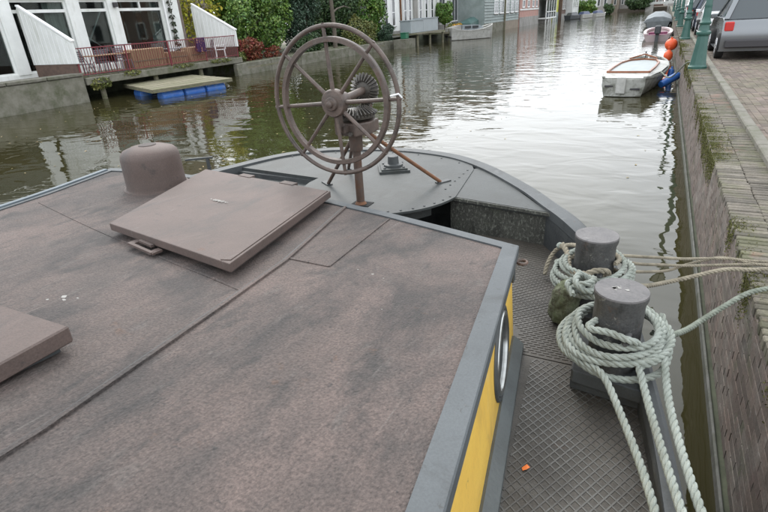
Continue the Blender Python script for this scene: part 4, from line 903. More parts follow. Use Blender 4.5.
G().add([(x*(1-.12*(k==0)), -3.0-(.09 if f else 0)*(1-(x/.56)**2)-(.0 if f else -.02), z) for f in (1, 0) for k, z in ((0, .02), (1, .30), (2, .47)) for x in (-.55, -.42, -.2, 0, .2, .42, .55)], [(b*21+r*7+c, b*21+r*7+c+1, b*21+r*7+c+8, b*21+r*7+c+7) for b in (0, 1) for r in (0, 1) for c in range(6)]+[(14+c, 15+c, 36+c, 35+c) for c in range(6)]).build('transom', M['boatdirty'], t, world=False, smooth=True)
G().box(-.16, .08, -3.13, -3.085, .10, .53, bev=.01).build('motor_bracket', M['boatwhite'], t, world=False)
G().box(-.46, -.24, -3.08, -3.02, .27, .31).box(.2, .44, -3.085, -3.02, .2, .24).build('transom_slot', M['darkmetal'], t, world=False)
gunw(secs, M['boatdirty'], t)
t = thing('dinghy', 'pale pink and white dinghy with a dark outboard motor moored beyond the buoys', 'boat', (-.3, 43.5, 0), .0)
secs, _ = hull(8.6, 1.75, .34, M['pinkboat'], t, .1, stern=.85); gunw(secs, M['pinkboat'], t, .16, .1)
G().box(-.6, .6, -3.6, 2.2, .05, .2).build('floor', M['magenta'], t, world=False); G().box(-.62, .62, -2.6, -2.1, .22, .34, bev=.03).build('seat', M['magenta'], t, world=False); G().box(-.6, .6, .2, .7, .22, .34, bev=.03).build('seat', M['magenta'], t, world=False)
o = G().box(-.18, .18, -4.75, -4.3, .45, .95, bev=.06).bar((0, -4.5, .5), (0, -4.55, -.4), .12, .2).build('outboard_motor', M['outboard'], t, world=False)
t = thing('covered_boat', 'long boat under a grey tarpaulin cover beyond the pink dinghy', 'boat', (-.55, 64, 0), .0)
secs, _ = hull(11.5, 2.5, .5, M['canvasgrey'], t)
g = G(); sx = []
for i in range(12):
    s_ = i/11; y_ = -5.6+11*s_; wd = 1.25*math.sqrt(max(0.02, 1-((max(s_, .35)-.35)/.66)**2.4)); hh = .55+.9*math.sin(min(1, s_*1.8+.25)*PI*.62)*(1-.25*s_)
    sx.append([(-wd, y_, .5), (-wd*.8, y_, .5+(hh-.5)*.6), (-wd*.3, y_, hh), (wd*.3, y_, hh), (wd*.8, y_, .5+(hh-.5)*.6), (wd, y_, .5)])
g.loft(sx, closed=True).build('cover', M['canvasgrey'], t, smooth=True, world=False)
# buoys and fenders
t = thing('buoy', 'round orange buoy hanging against the quay wall, upper of the pair', 'buoy', (.40, 27.2, .60), group='orange buoys')
sph = [(max(.004, math.sin(PI*i/12))*.25, -.25*math.cos(PI*i/12)) for i in range(13)]
G().lathe(sph, (0, 0, 0), 20).build('ball', M['buoy'], t, smooth=True, world=False); G().lathe([(.05, .22), (.05, .31), (.02, .31)], n=8).build('eye', M['buoy'], t, world=False)
t = thing('buoy', 'orange buoy nearer the water, just below the round one', 'buoy', (.34, 26.3, .20), group='orange buoys')
G().lathe([(.01, -.2), (.11, -.18), (.17, -.08), (.18, .04), (.15, .14), (.09, .2), (.05, .26)], n=18).build('ball', M['buoy'], t, smooth=True, world=False); G().lathe([(.05, .3), (.05, .38), (.02, .38)], n=8).build('eye', M['buoy'], t, world=False)
t = thing('fender', 'blue sausage fender between the dinghy and the wall', 'fender', (.38, 18.1, .22))
G().lathe([(.03, -.42), (.09, -.40), (.11, -.33), (.11, .33), (.09, .40), (.03, .42)], (0, 0, 0), 14, (.5, .75, .22)).build('cylinder', M['bluefender'], t, smooth=True, world=False); G().lathe([(.03, .42), (.03, .5)], (0, 0, 0), 8, (.5, .75, .22)).build('eye', M['bluefender'], t, world=False)
t = thing('fender', 'second blue fender at the bow of the white dinghy', 'fender', (.40, 19.6, .12))
G().lathe([(.03, -.26), (.08, -.24), (.09, -.2), (.09, .2), (.08, .24), (.03, .26)], (0, 0, 0), 14, (.1, .3, 1)).build('cylinder', M['bluefender'], t, smooth=True, world=False); G().lathe([(.03, .26), (.03, .33)], (0, 0, 0), 8, (.1, .3, 1)).build('eye', M['bluefender'], t, world=False)
def thinline(name, label, pts, r, m):
    return tag(G().tube(catmull(pts, 8), r, 6).build(name, m), label, 'rope')
thinline('mooring_line', 'thin grey line from the white dinghy to the quay by the first lamp', [(.10, 17.2, .55), (.35, 16.3, .5), (.65, 15.6, .93), (.78, 14.7, 1.0)], .018, M['rope_grey'])
thinline('mooring_line', 'thin line from the orange buoy up to the second lamp', [(.40, 27.2, .9), (.6, 26.3, .96), (.78, 25.2, 1.15)], .018, M['rope_tan'])
# cruiser by the left bank
t = thing('motor_cruiser', 'white motor cruiser with a low cabin moored by the topiary tree', 'boat', (-16.7, 52.2, 0), -.85)
secs, _ = hull(4.6, 2.1, .78, M['boatwhite'], t, .5, stern=.85); gunw(secs, M['boatwhite'], t, .2, .06)
G().add([(s_[0][0], s_[0][1], .80) for s_ in secs]+[(s_[8][0], s_[8][1], .80) for s_ in secs], [(i, i+1, 15+i+1, 15+i) for i in range(14)]).build('deck', M['boatwhite'], t, world=False)
g = G().loft([[(-.8, -1.2, .82), (.8, -1.2, .82), (.6, 1.3, .86), (-.6, 1.3, .86)], [(-.7, -1.1, 1.32), (.7, -1.1, 1.32), (.5, .7, 1.25), (-.5, .7, 1.25)]], closed=True); g.build('cabin', M['canvasgrey'], t, world=False)
G().box(.74, .80, -.9, -.3, 1.0, 1.2).box(.66, .74, -.1, .5, 1.0, 1.18).build('cabin_window', M['glass'], t, world=False)
G().loft([[(-.8, -2.2, .82), (.8, -2.2, .82), (.8, -1.25, .82), (-.8, -1.25, .82)], [(-.7, -2.3, 1.1), (.7, -2.3, 1.1), (.7, -1.3, 1.3), (-.7, -1.3, 1.3)]], closed=True).build('cockpit_cover', M['greystone'], t, world=False)
G().box(-.8, .8, -2.36, -2.28, .30, .40).build('rubbing_strake', M['darkmetal'], t, world=False)
for i, (x, y_, mh, lab) in enumerate(((-15.6, 112, 'outboard', 'far dark moored sloop at the left bank, nearest of three'), (-13.9, 115.5, 'boatwhite', 'far white boat with a blue cover, middle of three'), (-12.0, 120.5, 'boatwhite', 'far white boat with a dark windscreen, farthest of three'))):
    t = thing('moored_boat', lab, 'boat', (x, y_, 0), -.35, 'boats moored at the far left bank'); secs, _ = hull(4.6, 1.7, .6, M[mh], t)
    G().loft([[(-.6, -1.9, .6), (.6, -1.9, .6), (.6, 1.0, .6), (-.6, 1.0, .6)], [(-.4, -1.5, 1.15), (.4, -1.5, 1.15), (.4, .4, 1.2), (-.4, .4, 1.2)]], closed=True).build('cover', M[('outboard', 'darkblue', 'darkblue')[i]], t, world=False)
    gunw(secs, M['boatwhite' if i else 'outboard'], t, .12, .08)

# ------------------------------------------------------------------ the barge
bg_ = thing('barge', 'old steel barge with a brown cabin roof, yellow cabin side and iron steering wheel', 'barge', (-1.9, 1.5, .9))
def zr(x, y): return 1.40+.09*(2.2-y)*min(1, max(0, (x+3.9)/2.4))
OUT = [(.47, -2.2, .98), (.40, -.6, .98), (.33, .5, .99), (.262, 1.32, 1.0), (.163, 1.96, 1.01), (.04, 2.52, 1.05), (-.10, 2.92, 1.10), (-.30, 3.24, 1.15), (-.48, 3.50, 1.15), (-.735, 3.85, 1.15), (-1.21, 4.36, 1.15), (-1.67, 4.66, 1.15),
       (-2.27, 4.76, 1.15), (-2.91, 4.64, 1.15), (-3.20, 4.46, 1.15), (-3.43, 4.2, 1.15), (-3.63, 3.72, 1.15), (-3.88, 3.1, 1.13), (-4.06, 2.4, 1.08), (-4.25, 1.0, 1.0), (-4.38, -2.2, .98)]
OC = catmull(OUT, 6)
def inward(C, d):
    out_ = []
    for i, p in enumerate(C):
        a = C[max(0, i-1)]; b = C[min(len(C)-1, i+1)]; t = (b-a)[:2]; t = t/np.linalg.norm(t); n = np.array([-t[1], t[0]])
        dd = d(p) if callable(d) else d
        out_.append((p[0]+n[0]*dd, p[1]+n[1]*dd, p[2]))
    return np.array(out_)
rw = lambda p: .058+.055*min(1, max(0, (p[1]-2.3)/1.0))
IC = inward(OC, rw)
H0 = inward(OC, .004); H1 = inward(OC, .03); H2 = inward(OC, .14)
g = G().loft([[(p[0], p[1], p[2]-.03) for p in H0], [(p[0], p[1], p[2]*.45) for p in H1], [(p[0], p[1], -.5) for p in H2]])
g.build('hull', M['darkgrey'], bg_, smooth=True)
g = G(); ring = []
for p, q in zip(OC, IC):
    o_v = np.array([p[0]-q[0], p[1]-q[1]]); o_v /= np.linalg.norm(o_v)
    ring.append([(q[0], q[1], q[2]-.05), (q[0], q[1], q[2]+.018), (p[0]-o_v[0]*.015, p[1]-o_v[1]*.015, p[2]+.022), (p[0], p[1], p[2]+.010), (p[0]+o_v[0]*.010, p[1]+o_v[1]*.010, p[2]-.012), (p[0], p[1], p[2]-.05)])
g.loft(ring, closed=True); g.build('gunwale', M['gunwale'], bg_, smooth=True)
# bulwark inner skin
g = G().loft([[(p[0]+0, p[1], p[2]-.045) for p in IC], [(p[0], p[1], .86) for p in IC]]); g.build('bulwark', M['darkgrey'], bg_)
def rail_x(y, port=False):       # inner rail x at a given y
    best = None
    C = IC if not port else IC[::-1]
    for a, b in zip(C, C[1:]):
        if (a[1]-y)*(b[1]-y) <= 0 and a[1] != b[1]:
            return a[0]+(b[0]-a[0])*(y-a[1])/(b[1]-a[1])
# cabin outline
RX = lambda y: -.455+(.1385*(2.19-y) if y > .4 else .248+.09*(.4-y))
roofP = [(RX(y), y) for y in (2.19, 1.6, 1.0, .4, -.6, -2.0)]+[(-3.62, -2.0), (-3.70, .8), (-3.79, 2.01), (-3.91, 2.66), (-3.5, 2.74), (-3.0, 2.735), (-2.4, 2.70), (-1.66, 2.575), (-1.26, 2.465), (-.80, 2.31)]
def inset(poly, d):
    n = len(poly); out_ = []; 
    A = sum(poly[i][0]*poly[(i+1) % n][1]-poly[(i+1) % n][0]*poly[i][1] for i in range(n)); sg = 1 if A > 0 else -1
    for i in range(n):
        p0, p1, p2 = map(np.array, (poly[i-1], poly[i], poly[(i+1) % n])); e1 = (p1-p0)/np.linalg.norm(p1-p0); e2 = (p2-p1)/np.linalg.norm(p2-p1)
        n1 = np.array([-e1[1], e1[0]])*sg; n2 = np.array([-e2[1], e2[0]])*sg; b = (n1+n2); b /= np.linalg.norm(b); k = d/max(.3, b@n1)
        out_.append((p1[0]+b[0]*k, p1[1]+b[1]*k))
    return out_
def grid_roof(poly, name, m, dz0, dz1):   # slab following the roof surface
    g = G(); g.prism(poly, lambda x, y: zr(x, y)+dz0, lambda x, y: zr(x, y)+dz1); return g
# subdivide the roof so that it follows the twist: strips in y
def strips(poly, ys):
    def xr(y, side):
        xs = []
        n = len(poly)
        for i in range(n):
            a, b = poly[i], poly[(i+1) % n]
            if (a[1]-y)*(b[1]-y) <= 0 and a[1] != b[1]: xs.append(a[0]+(b[0]-a[0])*(y-a[1])/(b[1]-a[1]))
        return max(xs) if side > 0 else min(xs)
    return [(xr(y, -1), xr(y, 1), y) for y in ys]
in1 = inset(roofP, .062)
g = G(); ys = list(np.linspace(-1.93, 2.0, 18))+list(np.linspace(2.03, 2.62, 14)); nx = 14
S_ = strips(in1, ys); 
for i in range(len(S_)):
    a, b, y = S_[i]
    for k in range(nx+1): x = a+(b-a)*k/nx; g.v.append((x, y, zr(x, y)))
for i in range(len(S_)-1):
    for k in range(nx): q = i*(nx+1)+k; g.f.append((q, q+1, q+nx+2, q+nx+1))
g.build('cabin_roof', M['roof'], bg_, smooth=True)
# roof edge angle (trim) : ring between outline and inset
g = G(); n = len(roofP)
def dens(poly, k=6):
    out_ = []
    for i in range(len(poly)):
        a, b = poly[i], poly[(i+1) % len(poly)]
        for j in range(k): out_.append((a[0]+(b[0]-a[0])*j/k, a[1]+(b[1]-a[1])*j/k))
    return out_
D0, D1 = dens(roofP), dens(in1)
def inn_(i): return D1[i % len(D1)]
D1b = dens(inset(roofP, .072))
ring = [[(p[0], p[1], zr(*p)-.045), (p[0], p[1], zr(*p)+.004), (p[0]+(q[0]-p[0])*.06, p[1]+(q[1]-p[1])*.06, zr(*p)+.008), (q[0], q[1], zr(*q)+.008), (q[0], q[1], zr(*q)-.02)] for p, q in zip(D0, D1b)]
ring.append(ring[0]); g.loft(ring)
g.build('roof_edge_trim', M['trim'], bg_)
g = G(); P0 = inset(roofP, .012); P1 = inset(roofP, .03)
ring = [[(p[0], p[1], zr(*p)-.045), (p[0], p[1], zr(*p)-.085)] for p in dens(P0, 3)]; ring.append(ring[0]); g.loft(ring); g.build('seal_strip', M['moss_seal'], bg_)
P1 = inset(roofP, .030); D = dens(P1, 3)
g = G(); ring = [[(p[0], p[1], zr(*p)-.05), (p[0]+.032, p[1], .88)] for p in D[:15]]; g.loft(ring); g.build('yellow_side_wall', M['yellow'], bg_)
g = G(); ring = [[(p[0], p[1], zr(*p)-.05), (p[0], p[1], .88)] for p in D[15:]+[D[0]]]; g.loft(ring); g.build('cabin_wall', M['darkgrey'], bg_)
G().bar((-.480, 2.160, 1.345), (-.476, 2.160, 1.235), .035, .03).build('corner_post', M['darkgrey'], bg_)
G().torus((-.425, 2.13, 1.355), .022, .007, (0, 0, 1), 16, 6).bar((-.46, 2.14, 1.355), (-.44, 2.13, 1.355), .02, .01).build('eye_ring', M['iron'], bg_)
# blue edge on port side
g = G(); ring = []
for y in np.linspace(-1.9, 2.6, 20):
    x = np.interp(y, [-2, .8, 2.01, 2.66], [-3.62, -3.70, -3.79, -3.91]); ring.append([(x-.012, y, zr(x, y)-.03), (x-.012, y, zr(x, y)+.016), (x+.035, y, zr(x, y)+.018), (x+.035, y, zr(x, y)+.004)])
g.loft(ring, closed=True).build('port_edge_strip', M['trimblue'], bg_)
# porthole in the yellow wall
def porthole(y0):
    x0 = RX(y0)-.020; w_ = Vector((RX(y0+.2)-RX(y0-.2), .4, 0)).normalized(); nrm = Vector((w_.y, -w_.x, .06)).normalized(); c = Vector((x0+.004, y0, 1.15))
    G().torus(c+nrm*.002, .185, .012, nrm, 40, 8).build('porthole_rim', M['darkgrey'], bg_, smooth=True)
    o = G().torus(c+nrm*.006, .160, .013, nrm, 40, 8).build('porthole', M['steel'], bg_, smooth=True)
    G().lathe([(.158, -.006), (.158, .004)], c, 36, nrm).build('pane', M['porthole_glass'], o)
porthole(1.70); porthole(-.3)
# seams on the roof
def seam(pts, w_, h_, name='roof_seam', m='roof'):
    g = G()
    for a, b in zip(pts, pts[1:]):
        for i in range(6):
            p = Vector(a).lerp(Vector(b), i/6); q = Vector(a).lerp(Vector(b), (i+1)/6); g.bar((p.x, p.y, zr(p.x, p.y)+h_/2-.003), (q.x, q.y, zr(q.x, q.y)+h_/2-.003), w_, h_)
    return g.build(name, M[m], bg_)
seam([(-1.10, -1.8), (-1.18, .44), (-1.27, 1.12), (-1.34, 1.6), (-1.56, 2.48)], .016, .012)
seam([(-1.115, -1.8), (-1.192, .44), (-1.284, 1.12), (-1.354, 1.6), (-1.575, 2.48)], .012, .006, 'seam_painted_shadow', 'darkgrey')  # dark strip along the seam, its shadow painted in as colour
seam([(-1.35, 1.63), (-1.13, 1.62), (-1.21, 2.36)], .012, .008)
seam([(-1.30, 1.27), (-1.83, 1.40), (-2.71, 1.63), (-3.6, 1.87)], .012, .006)
# raised flat doubler plate under the hatch
plate = [(-1.28, 1.22), (-1.36, 1.62), (-1.59, 2.49), (-3.0, 2.66), (-2.47, 1.42)]
# hatch
hz = lambda x, y: zr(x, y)
HP = [(-2.45, 1.57), (-1.405, 1.335), (-1.70, 2.545), (-2.90, 2.715)]
ht = thing  # noqa
hat = G().prism(inset(HP, .045), lambda x, y: zr(x, y)-.01, lambda x, y: zr(x, y)+.045).build('hatch_coaming', M['hatch_edge'], bg_)
g = G(); g.prism(HP, lambda x, y: zr(x, y)+.034, lambda x, y: zr(x, y)+.074); hl = g.build('hatch_lid', M['hatch'], bg_, bevel=.004)
# rolled edge along the starboard side of the lid
g = G(); a, b = Vector((-1.448, 1.36, 0)), Vector((-1.735, 2.53, 0))
g.bar((a.x, a.y, zr(a.x, a.y)+.0745), (b.x, b.y, zr(b.x, b.y)+.0745), .045, .006); g.build('lid_flange', M['hatch'], hl)
c = Vector((-2.06, 1.475, 0)); dv = (Vector(HP[1]+(0,))-Vector(HP[0]+(0,))).normalized(); nv = Vector((dv.y, -dv.x, 0)); zc = zr(c.x, c.y)
g = G()
for s_ in (-1, 1): g.obox((c.x+dv.x*s_*.10+nv.x*.015, c.y+dv.y*s_*.10+nv.y*.015, zc+.025), (dv, nv, (0, 0, 1)), (.04, .05, .010))
g.obox((c.x+nv.x*.036, c.y+nv.y*.036, zc+.026), (dv, nv, (0, 0, 1)), (.22, .016, .012)); g.obox((c.x+nv.x*.004, c.y+nv.y*.004, zc+.040), (dv, nv, (0, 0, 1)), (.12, .016, .012))
g.build('handle', M['hatch'], hl)
for x in (-2.46, -2.06):
    t0 = (x+2.90)/(1.20); y = 2.715+(2.545-2.715)*t0; G().obox((x, y+.005, zr(x, y)+.066), ((.987, -.16, 0), (.16, .987, 0), (0, 0, 1)), (.12, .05, .03)).build('hinge', M['hatch'], hl)
G().box(-2.02, -1.465, .05, .72, zr(-1.7, .4)+.015, zr(-1.7, .4)+.070, bev=.005).build('hatch_lid', M['hatch'], bg_)
G().box(-1.99, -1.50, .08, .69, zr(-1.7, .4)-.03, zr(-1.7, .4)+.012).build('hatch_coaming', M['darkgrey'], bg_)
# mushroom ventilator
zc = zr(-3.08, 2.41)
vt = G().lathe([(.218, -.01), (.224, .004), (.219, .016), (.204, .020), (.199, .04), (.197, .14), (.194, .225), (.187, .253), (.168, .275), (.11, .296), (.045, .303), (.01, .304)], (-3.08, 2.41, zc), 44).build('ventilator', M['hatch'], bg_, smooth=True)
G().lathe([(.060, .300), (.057, .306), (.03, .308)], (-3.08, 2.41, zc), 20).build('ventilator_cap', M['hatch_edge'], vt)
G().bar((-3.30, 2.9, 1.45), (-3.1, 3.0, 1.46), .02, .015).bar((-3.14, 2.98, 1.15), (-3.14, 2.98, 1.46), .02, .02).build('bracket', M['darkgrey'], bg_)
# side deck (z .9)
def deckpoly(y0, y1, n=8, port=False):
    ys = np.linspace(y0, y1, n); L_ = [(max(RX(y) if y < 2.15 else -3.6, -3.6)-.03, y) for y in ys] if not port else []
    R_ = [(rail_x(y)+.01, y) for y in ys]
    return L_+R_[::-1]
PN = deckpoly(-2.0, 2.062); PF = [(-3.5, 2.2), (-.5, 2.2), (-.48, 2.075)]+[(rail_x(y)+.01, y) for y in np.linspace(2.075, 3.42, 9)]+[(-3.5, 3.42)]
G().prism(PN, .86, .900).build('side_deck_plate', M['tread'], bg_); G().prism(PF, .86, .896).build('aft_deck_plate', M['tread'], bg_)
def clipseg(a, b, poly):
    t0, t1 = 0., 1.; a = np.array(a); b = np.array(b); d = b-a; n = len(poly)
    A = sum(poly[i][0]*poly[(i+1) % n][1]-poly[(i+1) % n][0]*poly[i][1] for i in range(n)); sg = 1 if A > 0 else -1
    for i in range(n):
        p = np.array(poly[i]); e = np.array(poly[(i+1) % n])-p; nn_ = np.array([-e[1], e[0]])*sg; num = (a-p)@nn_; den = d@nn_
        if abs(den) < 1e-12:
            if num < 0: return None
        else:
            t = -num/den
            if den > 0: t0 = max(t0, t)
            else: t1 = min(t1, t)
    return (a+d*t0, a+d*t1) if t1-t0 > .002 else None
NP = [(-.36, 2.05), (-.14, .6), (-.12, -.2), (rail_x(-.2)-.01, -.2), (rail_x(.6)-.01, .6), (rail_x(1.3)-.01, 1.3), (rail_x(2.05)-.01, 2.05)]
NP = [(-.40, 2.05), (-.33, 1.5), (-.22, .7), (-.16, 0), (.33, 0), (.262, 1.0), (.17, 1.6), (.09, 2.05)]
g = G(); sp = .029
for th in (math.radians(62), math.radians(-38)):
    d = np.array([math.cos(th), math.sin(th)]); nn_ = np.array([-d[1], d[0]])
    for k in range(-90, 91):
        c0 = np.array([-.05, 1.0])+nn_*k*sp; s_ = clipseg(c0-d*4, c0+d*4, NP)
        if s_ is not None:
            (ax_, ay_), (bx_, by_) = s_; zt_ = .9008 if th > 0 else .9004; g.bar((ax_, ay_, zt_), (bx_, by_, zt_), .0056, .0028)
tag(g.build('tread_ribs', M['rib'], bg_, recalc=False), kind='stuff')
g = G(); FP = [(-.47, 2.09), (.07, 2.09), (-.03, 2.5), (-.16, 2.85), (-.36, 3.14), (-.50, 3.30), (-1.4, 3.40), (-1.2, 2.62), (-.47, 2.4)]
def inside(x, y, poly):
    c = False; n = len(poly)
    for i in range(n):
        (x1, y1), (x2, y2) = poly[i], poly[(i+1) % n]
        if (y1 > y) != (y2 > y) and x < (x2-x1)*(y-y1)/(y2-y1)+x1: c = not c
    return c
FP = [(-.44, 2.09), (.05, 2.09), (-.04, 2.5), (-.17, 2.85), (-.38, 3.14), (-.52, 3.34), (-1.2, 3.38), (-1.2, 2.55), (-.44, 2.28)]
y = 2.10; k = 0
while y < 3.4:
    x = -1.25+(k % 2)*.018
    while x < .08:
        if inside(x, y, FP) and inside(x+.026, y, FP): g.bar((x, y, .897), (x+.026, y+.003, .897), .0075, .0036)
        x += .036
    y += .019; k += 1
tag(g.build('tread_ribs', M['tread_rib2'], bg_, recalc=False), kind='stuff')
# ledge strip along the wall foot
g = G(); ring = []
for y in np.linspace(-1.9, 2.12, 16):
    x = RX(y)-.004; ring.append([(x, y, .902), (x, y, .955), (x+.012, y, .960), (x+.058, y, .925), (x+.06, y, .902)])
g.loft(ring, closed=True).build('foot_strip', M['darkstrip'], bg_)
# stern deck pieces (z 1.15)
dz = 1.15
ICl = [tuple(p[:2]) for p in IC]
star = [p for p in ICl if p[1] > 3.30 and p[0] > -1.30]; port = [p for p in ICl if p[1] > 3.72 and p[0] < -2.5]; mid = [p for p in ICl if -2.55 < p[0] < -1.25 and p[1] > 3]
aft_s = rail_x(3.32)
R_top = [(-1.225, 3.485), (-.42, rail_x and 3.345), (aft_s+.005, 3.315)]+[(p[0]+.004, p[1]+.004) for p in star if p[1] > 3.33]+[(-1.31, 4.25)]
G().prism(R_top, dz-.04, dz).build('locker_top', M['deck'], bg_)
G().prism([(-1.26, 3.50), (-.44, 3.365), (aft_s+.03, 3.335), (-.60, 3.65), (-1.26, 3.72)], .88, dz-.035).build('bulkhead', M['bulkhead'], bg_)
G().bar((-1.225, 3.470, dz-.012), (-.40, 3.328, dz-.012), .014, .022).build('locker_lip', M['bulkhead'], bg_)
cx_, cy2, Rr = -1.87, 3.57, .665
arc = [(cx_+Rr*math.cos(a), cy2+Rr*math.sin(a)) for a in np.linspace(math.radians(-172), math.radians(-8), 22)]
back = sorted([p for p in ICl if -2.52 < p[0] < -1.29 and p[1] > 3.9], key=lambda p: -p[0])
mid_top = arc+[(-1.305, 4.22)]+[(p[0], p[1]+.004) for p in back]+[(-2.5, 4.55)]
G().prism(mid_top, dz-.010, dz+.006).build('centre_deck_plate', M['deck'], bg_)
P_top = [(-2.50, 3.63)]+[(-2.505, 4.56)]+[(p[0], p[1]) for p in sorted(port, key=lambda p: p[0], reverse=True)]+[(rail_x(3.74, True), 3.74)]
G().prism(P_top[::-1], dz-.04, dz-.001).build('locker_top', M['deck'], bg_)
G().prism([(-3.62, 3.76), (-2.46, 3.65), (-2.46, 3.8), (-3.55, 3.9)], .88, dz-.035).build('bulkhead', M['deck'], bg_)
G().prism([(-3.45, 3.55), (-2.42, 3.48), (-2.44, 3.66), (-3.5, 3.77)], .9, 1.08).build('step', M['deck'], bg_)
G().prism([(-3.55, 3.70), (-2.44, 3.62), (-2.44, 3.66), (-3.5, 3.77)], 1.07, 1.12).build('step_upper', M['darkgrey'], bg_)
# bracket under the round plate, dark well behind
g = G(); a_ = [(cx_+.56*math.cos(a), cy2+.56*math.sin(a)) for a in np.linspace(math.radians(-120), math.radians(-25), 12)]
g.loft([[(x, y, 1.139) for x, y in a_], [(x, y, 1.04) for x, y in a_]]); g.loft([[(x*.995, y*1.003, 1.139) for x, y in a_], [(x*.995, y*1.003, 1.04) for x, y in a_]]); g.build('under_plate_ring', M['deck'], bg_)
G().box(-2.45, -1.30, 3.80, 3.9, .88, 1.138).build('rudder_trunk', M['deck'], bg_)
# bolts
bme = take(G().lathe([(.0085, 0), (.0085, .004), (.005, .006)], n=6).build('bolt', M['darkgrey']))
for a in np.linspace(-60, -10, 7): put('bolt', bme, bg_, cx_+(Rr-.035)*math.cos(math.radians(a)), cy2+(Rr-.035)*math.sin(math.radians(a)), dz+.006)
for i in range(6): put('bolt', bme, bg_, -1.345+.0*i, 3.62+i*.11, dz+.006)
for i in range(0, len(IC)-1, 3):
    p = IC[i]; 
    if p[1] > 3.9 and -3.3 < p[0] < -1.4: put('bolt', bme, bg_, p[0], p[1]-.055, dz+.006)
# square pad with round fitting
pd = G().obox((-1.99, 4.03, dz+.016), ((.85, .5, 0), (-.5, .85, 0), (0, 0, 1)), (.27, .27, .022)).obox((-1.99, 4.03, dz+.034), ((.85, .5, 0), (-.5, .85, 0), (0, 0, 1)), (.23, .23, .014)).build('fitting_base', M['deck'], bg_)
G().lathe([(.085, .04), (.085, .06), (.05, .065), (.046, .13), (.03, .135)], (-1.99, 4.03, dz), 20).build('fitting', M['darkgrey'], pd, smooth=True)
for s1, s2 in ((1, 1), (1, -1), (-1, 1), (-1, -1)):
    G().lathe([(.012, .04), (.012, .05), (.006, .052)], (-1.99+s1*.085*.85-s2*.085*.5, 4.03+s1*.085*.5+s2*.085*.85, dz), 6).build('bolt', M['darkgrey'], pd)
# ------------------------------------------------ steering gear (part of the barge)
WC = Vector((-1.80, 2.85, 1.925)); PX, PY = -1.82, 3.11
sw = bpy.data.objects.new('steering_wheel', None); COL.objects.link(sw); sw.parent = bg_; sw.location = WC-bg_.location
G().torus(WC, .452, .0145, (0, 1, 0), 72, 10).build('outer_rim', M['wheel'], sw, smooth=True)
g = G(); N = 72; ring = []
for i in range(N):
    a = 2*PI*i/N; ca, sa = math.cos(a), math.sin(a)
    ring.append([(WC.x+r*ca, WC.y+dy, WC.z+r*sa) for r, dy in ((.362, -.028), (.387, -.028), (.392, -.022), (.392, .008), (.387, .012), (.362, .012))])
ring.append(ring[0]); g.loft(ring, closed=True, cap=False); g.build('inner_rim', M['wheel'], sw, smooth=True)
for k in range(8):
    a = math.radians(4+45*k); d = Vector((math.cos(a), 0, math.sin(a)))
    G().tube([WC+d*.06, WC+d*.25, WC+d*.45, WC+d*.468], [.0145, .0125, .0115, .0115], 8).build('spoke', M['wheel'], sw, smooth=True)
G().lathe([(.075, .03), (.086, .022), (.088, -.018), (.080, -.030), (.045, -.034), (.042, -.05), (.038, -.054), (.022, -.056), (.020, -.075), (.012, -.08)], WC, 28, (0, 1, 0)).build('hub', M['wheel'], sw, smooth=True)
G().tube([WC+Vector((.452*math.cos(.05)-.045, -.02, .05)), WC+Vector((.46, -.02, .062)), WC+Vector((.47, .0, .04)), WC+Vector((.445, .015, .045))], .006, 6).build('string_tie', M['white2'], sw)
AX = Vector((PX+.03, 3.25, 1.955))
G().tube([WC+Vector((0, .02, 0)), AX], .026, 12).build('wheel_shaft', M['wheel'], bg_, smooth=True)
G().lathe([(.04, 0), (.045, .01), (.045, .035), (.03, .04)], WC.lerp(AX, .2), 14, (0, 1, 0)).build('shaft_collar', M['gear'], bg_, smooth=True)
def bevel_gear(c, ax, R, n, parent, name):
    ax = Vector(ax).normalized(); q = Vector((1, 0, 0)) if abs(ax.x) < .9 else Vector((0, 1, 0)); x = (q-ax*q.dot(ax)).normalized(); y = ax.cross(x); c = Vector(c)
    o = G().lathe([(R*.25, -.01), (R*.5, -.005), (R*.55, .0), (R*.93, .036), (R*.90, .05), (R*.3, .05)], c, 32, ax).build(name, M['gear'], parent, smooth=True)
    g = G()
    for k in range(n):
        a = 2*PI*k/n; rd = x*math.cos(a)+y*math.sin(a); tn = -x*math.sin(a)+y*math.cos(a)
        p0 = c+rd*R*.52-ax*.006; p1 = c+rd*R*.99+ax*.030; nr = (ax*-1*(R*.47)+rd*.036).normalized()
        w0, w1 = R*.52*2*PI/n*.28, R*2*PI/n*.27
        vs = []
        for p, w_ in ((p0, w0), (p1, w1)):
            vs += [p-tn*w_, p+tn*w_, p+tn*w_*.55+nr*.018, p-tn*w_*.55+nr*.018]
        g.add(vs, [(0, 1, 2, 3), (7, 6, 5, 4), (0, 4, 5, 1), (1, 5, 6, 2), (2, 6, 7, 3), (3, 7, 4, 0)])
    tag(g.build('teeth', M['gear'], o), kind='stuff'); return o
bevel_gear(AX+Vector((0, -.035, 0)), (0, 1, .0), .105, 24, bg_, 'bevel_gear')
bevel_gear((PX, PY+.03, 1.835), (0, 0, -1), .145, 32, bg_, 'crown_gear')
G().prism([(PX-.10, PY-.10), (PX+.07, PY-.12), (PX+.13, PY+.0), (PX+.12, PY+.14), (PX-.10, PY+.13), (PX-.15, PY+.0)], 1.68, 1.765).build('gear_bracket', M['wheel'], bg_, bevel=.01)
G().bar((PX-.02, 2.93, 1.90), (PX-.02, 2.95, 1.72), .05, .035).bar((PX-.02, 2.95, 1.735), (PX, PY, 1.73), .07, .04).lathe([(.048, -.03), (.05, -.02), (.05, .02), (.048, .03)], (WC.x, 2.945, 1.93), 16, (0, 1, 0)).build('shaft_bearing', M['wheel'], bg_, smooth=True)
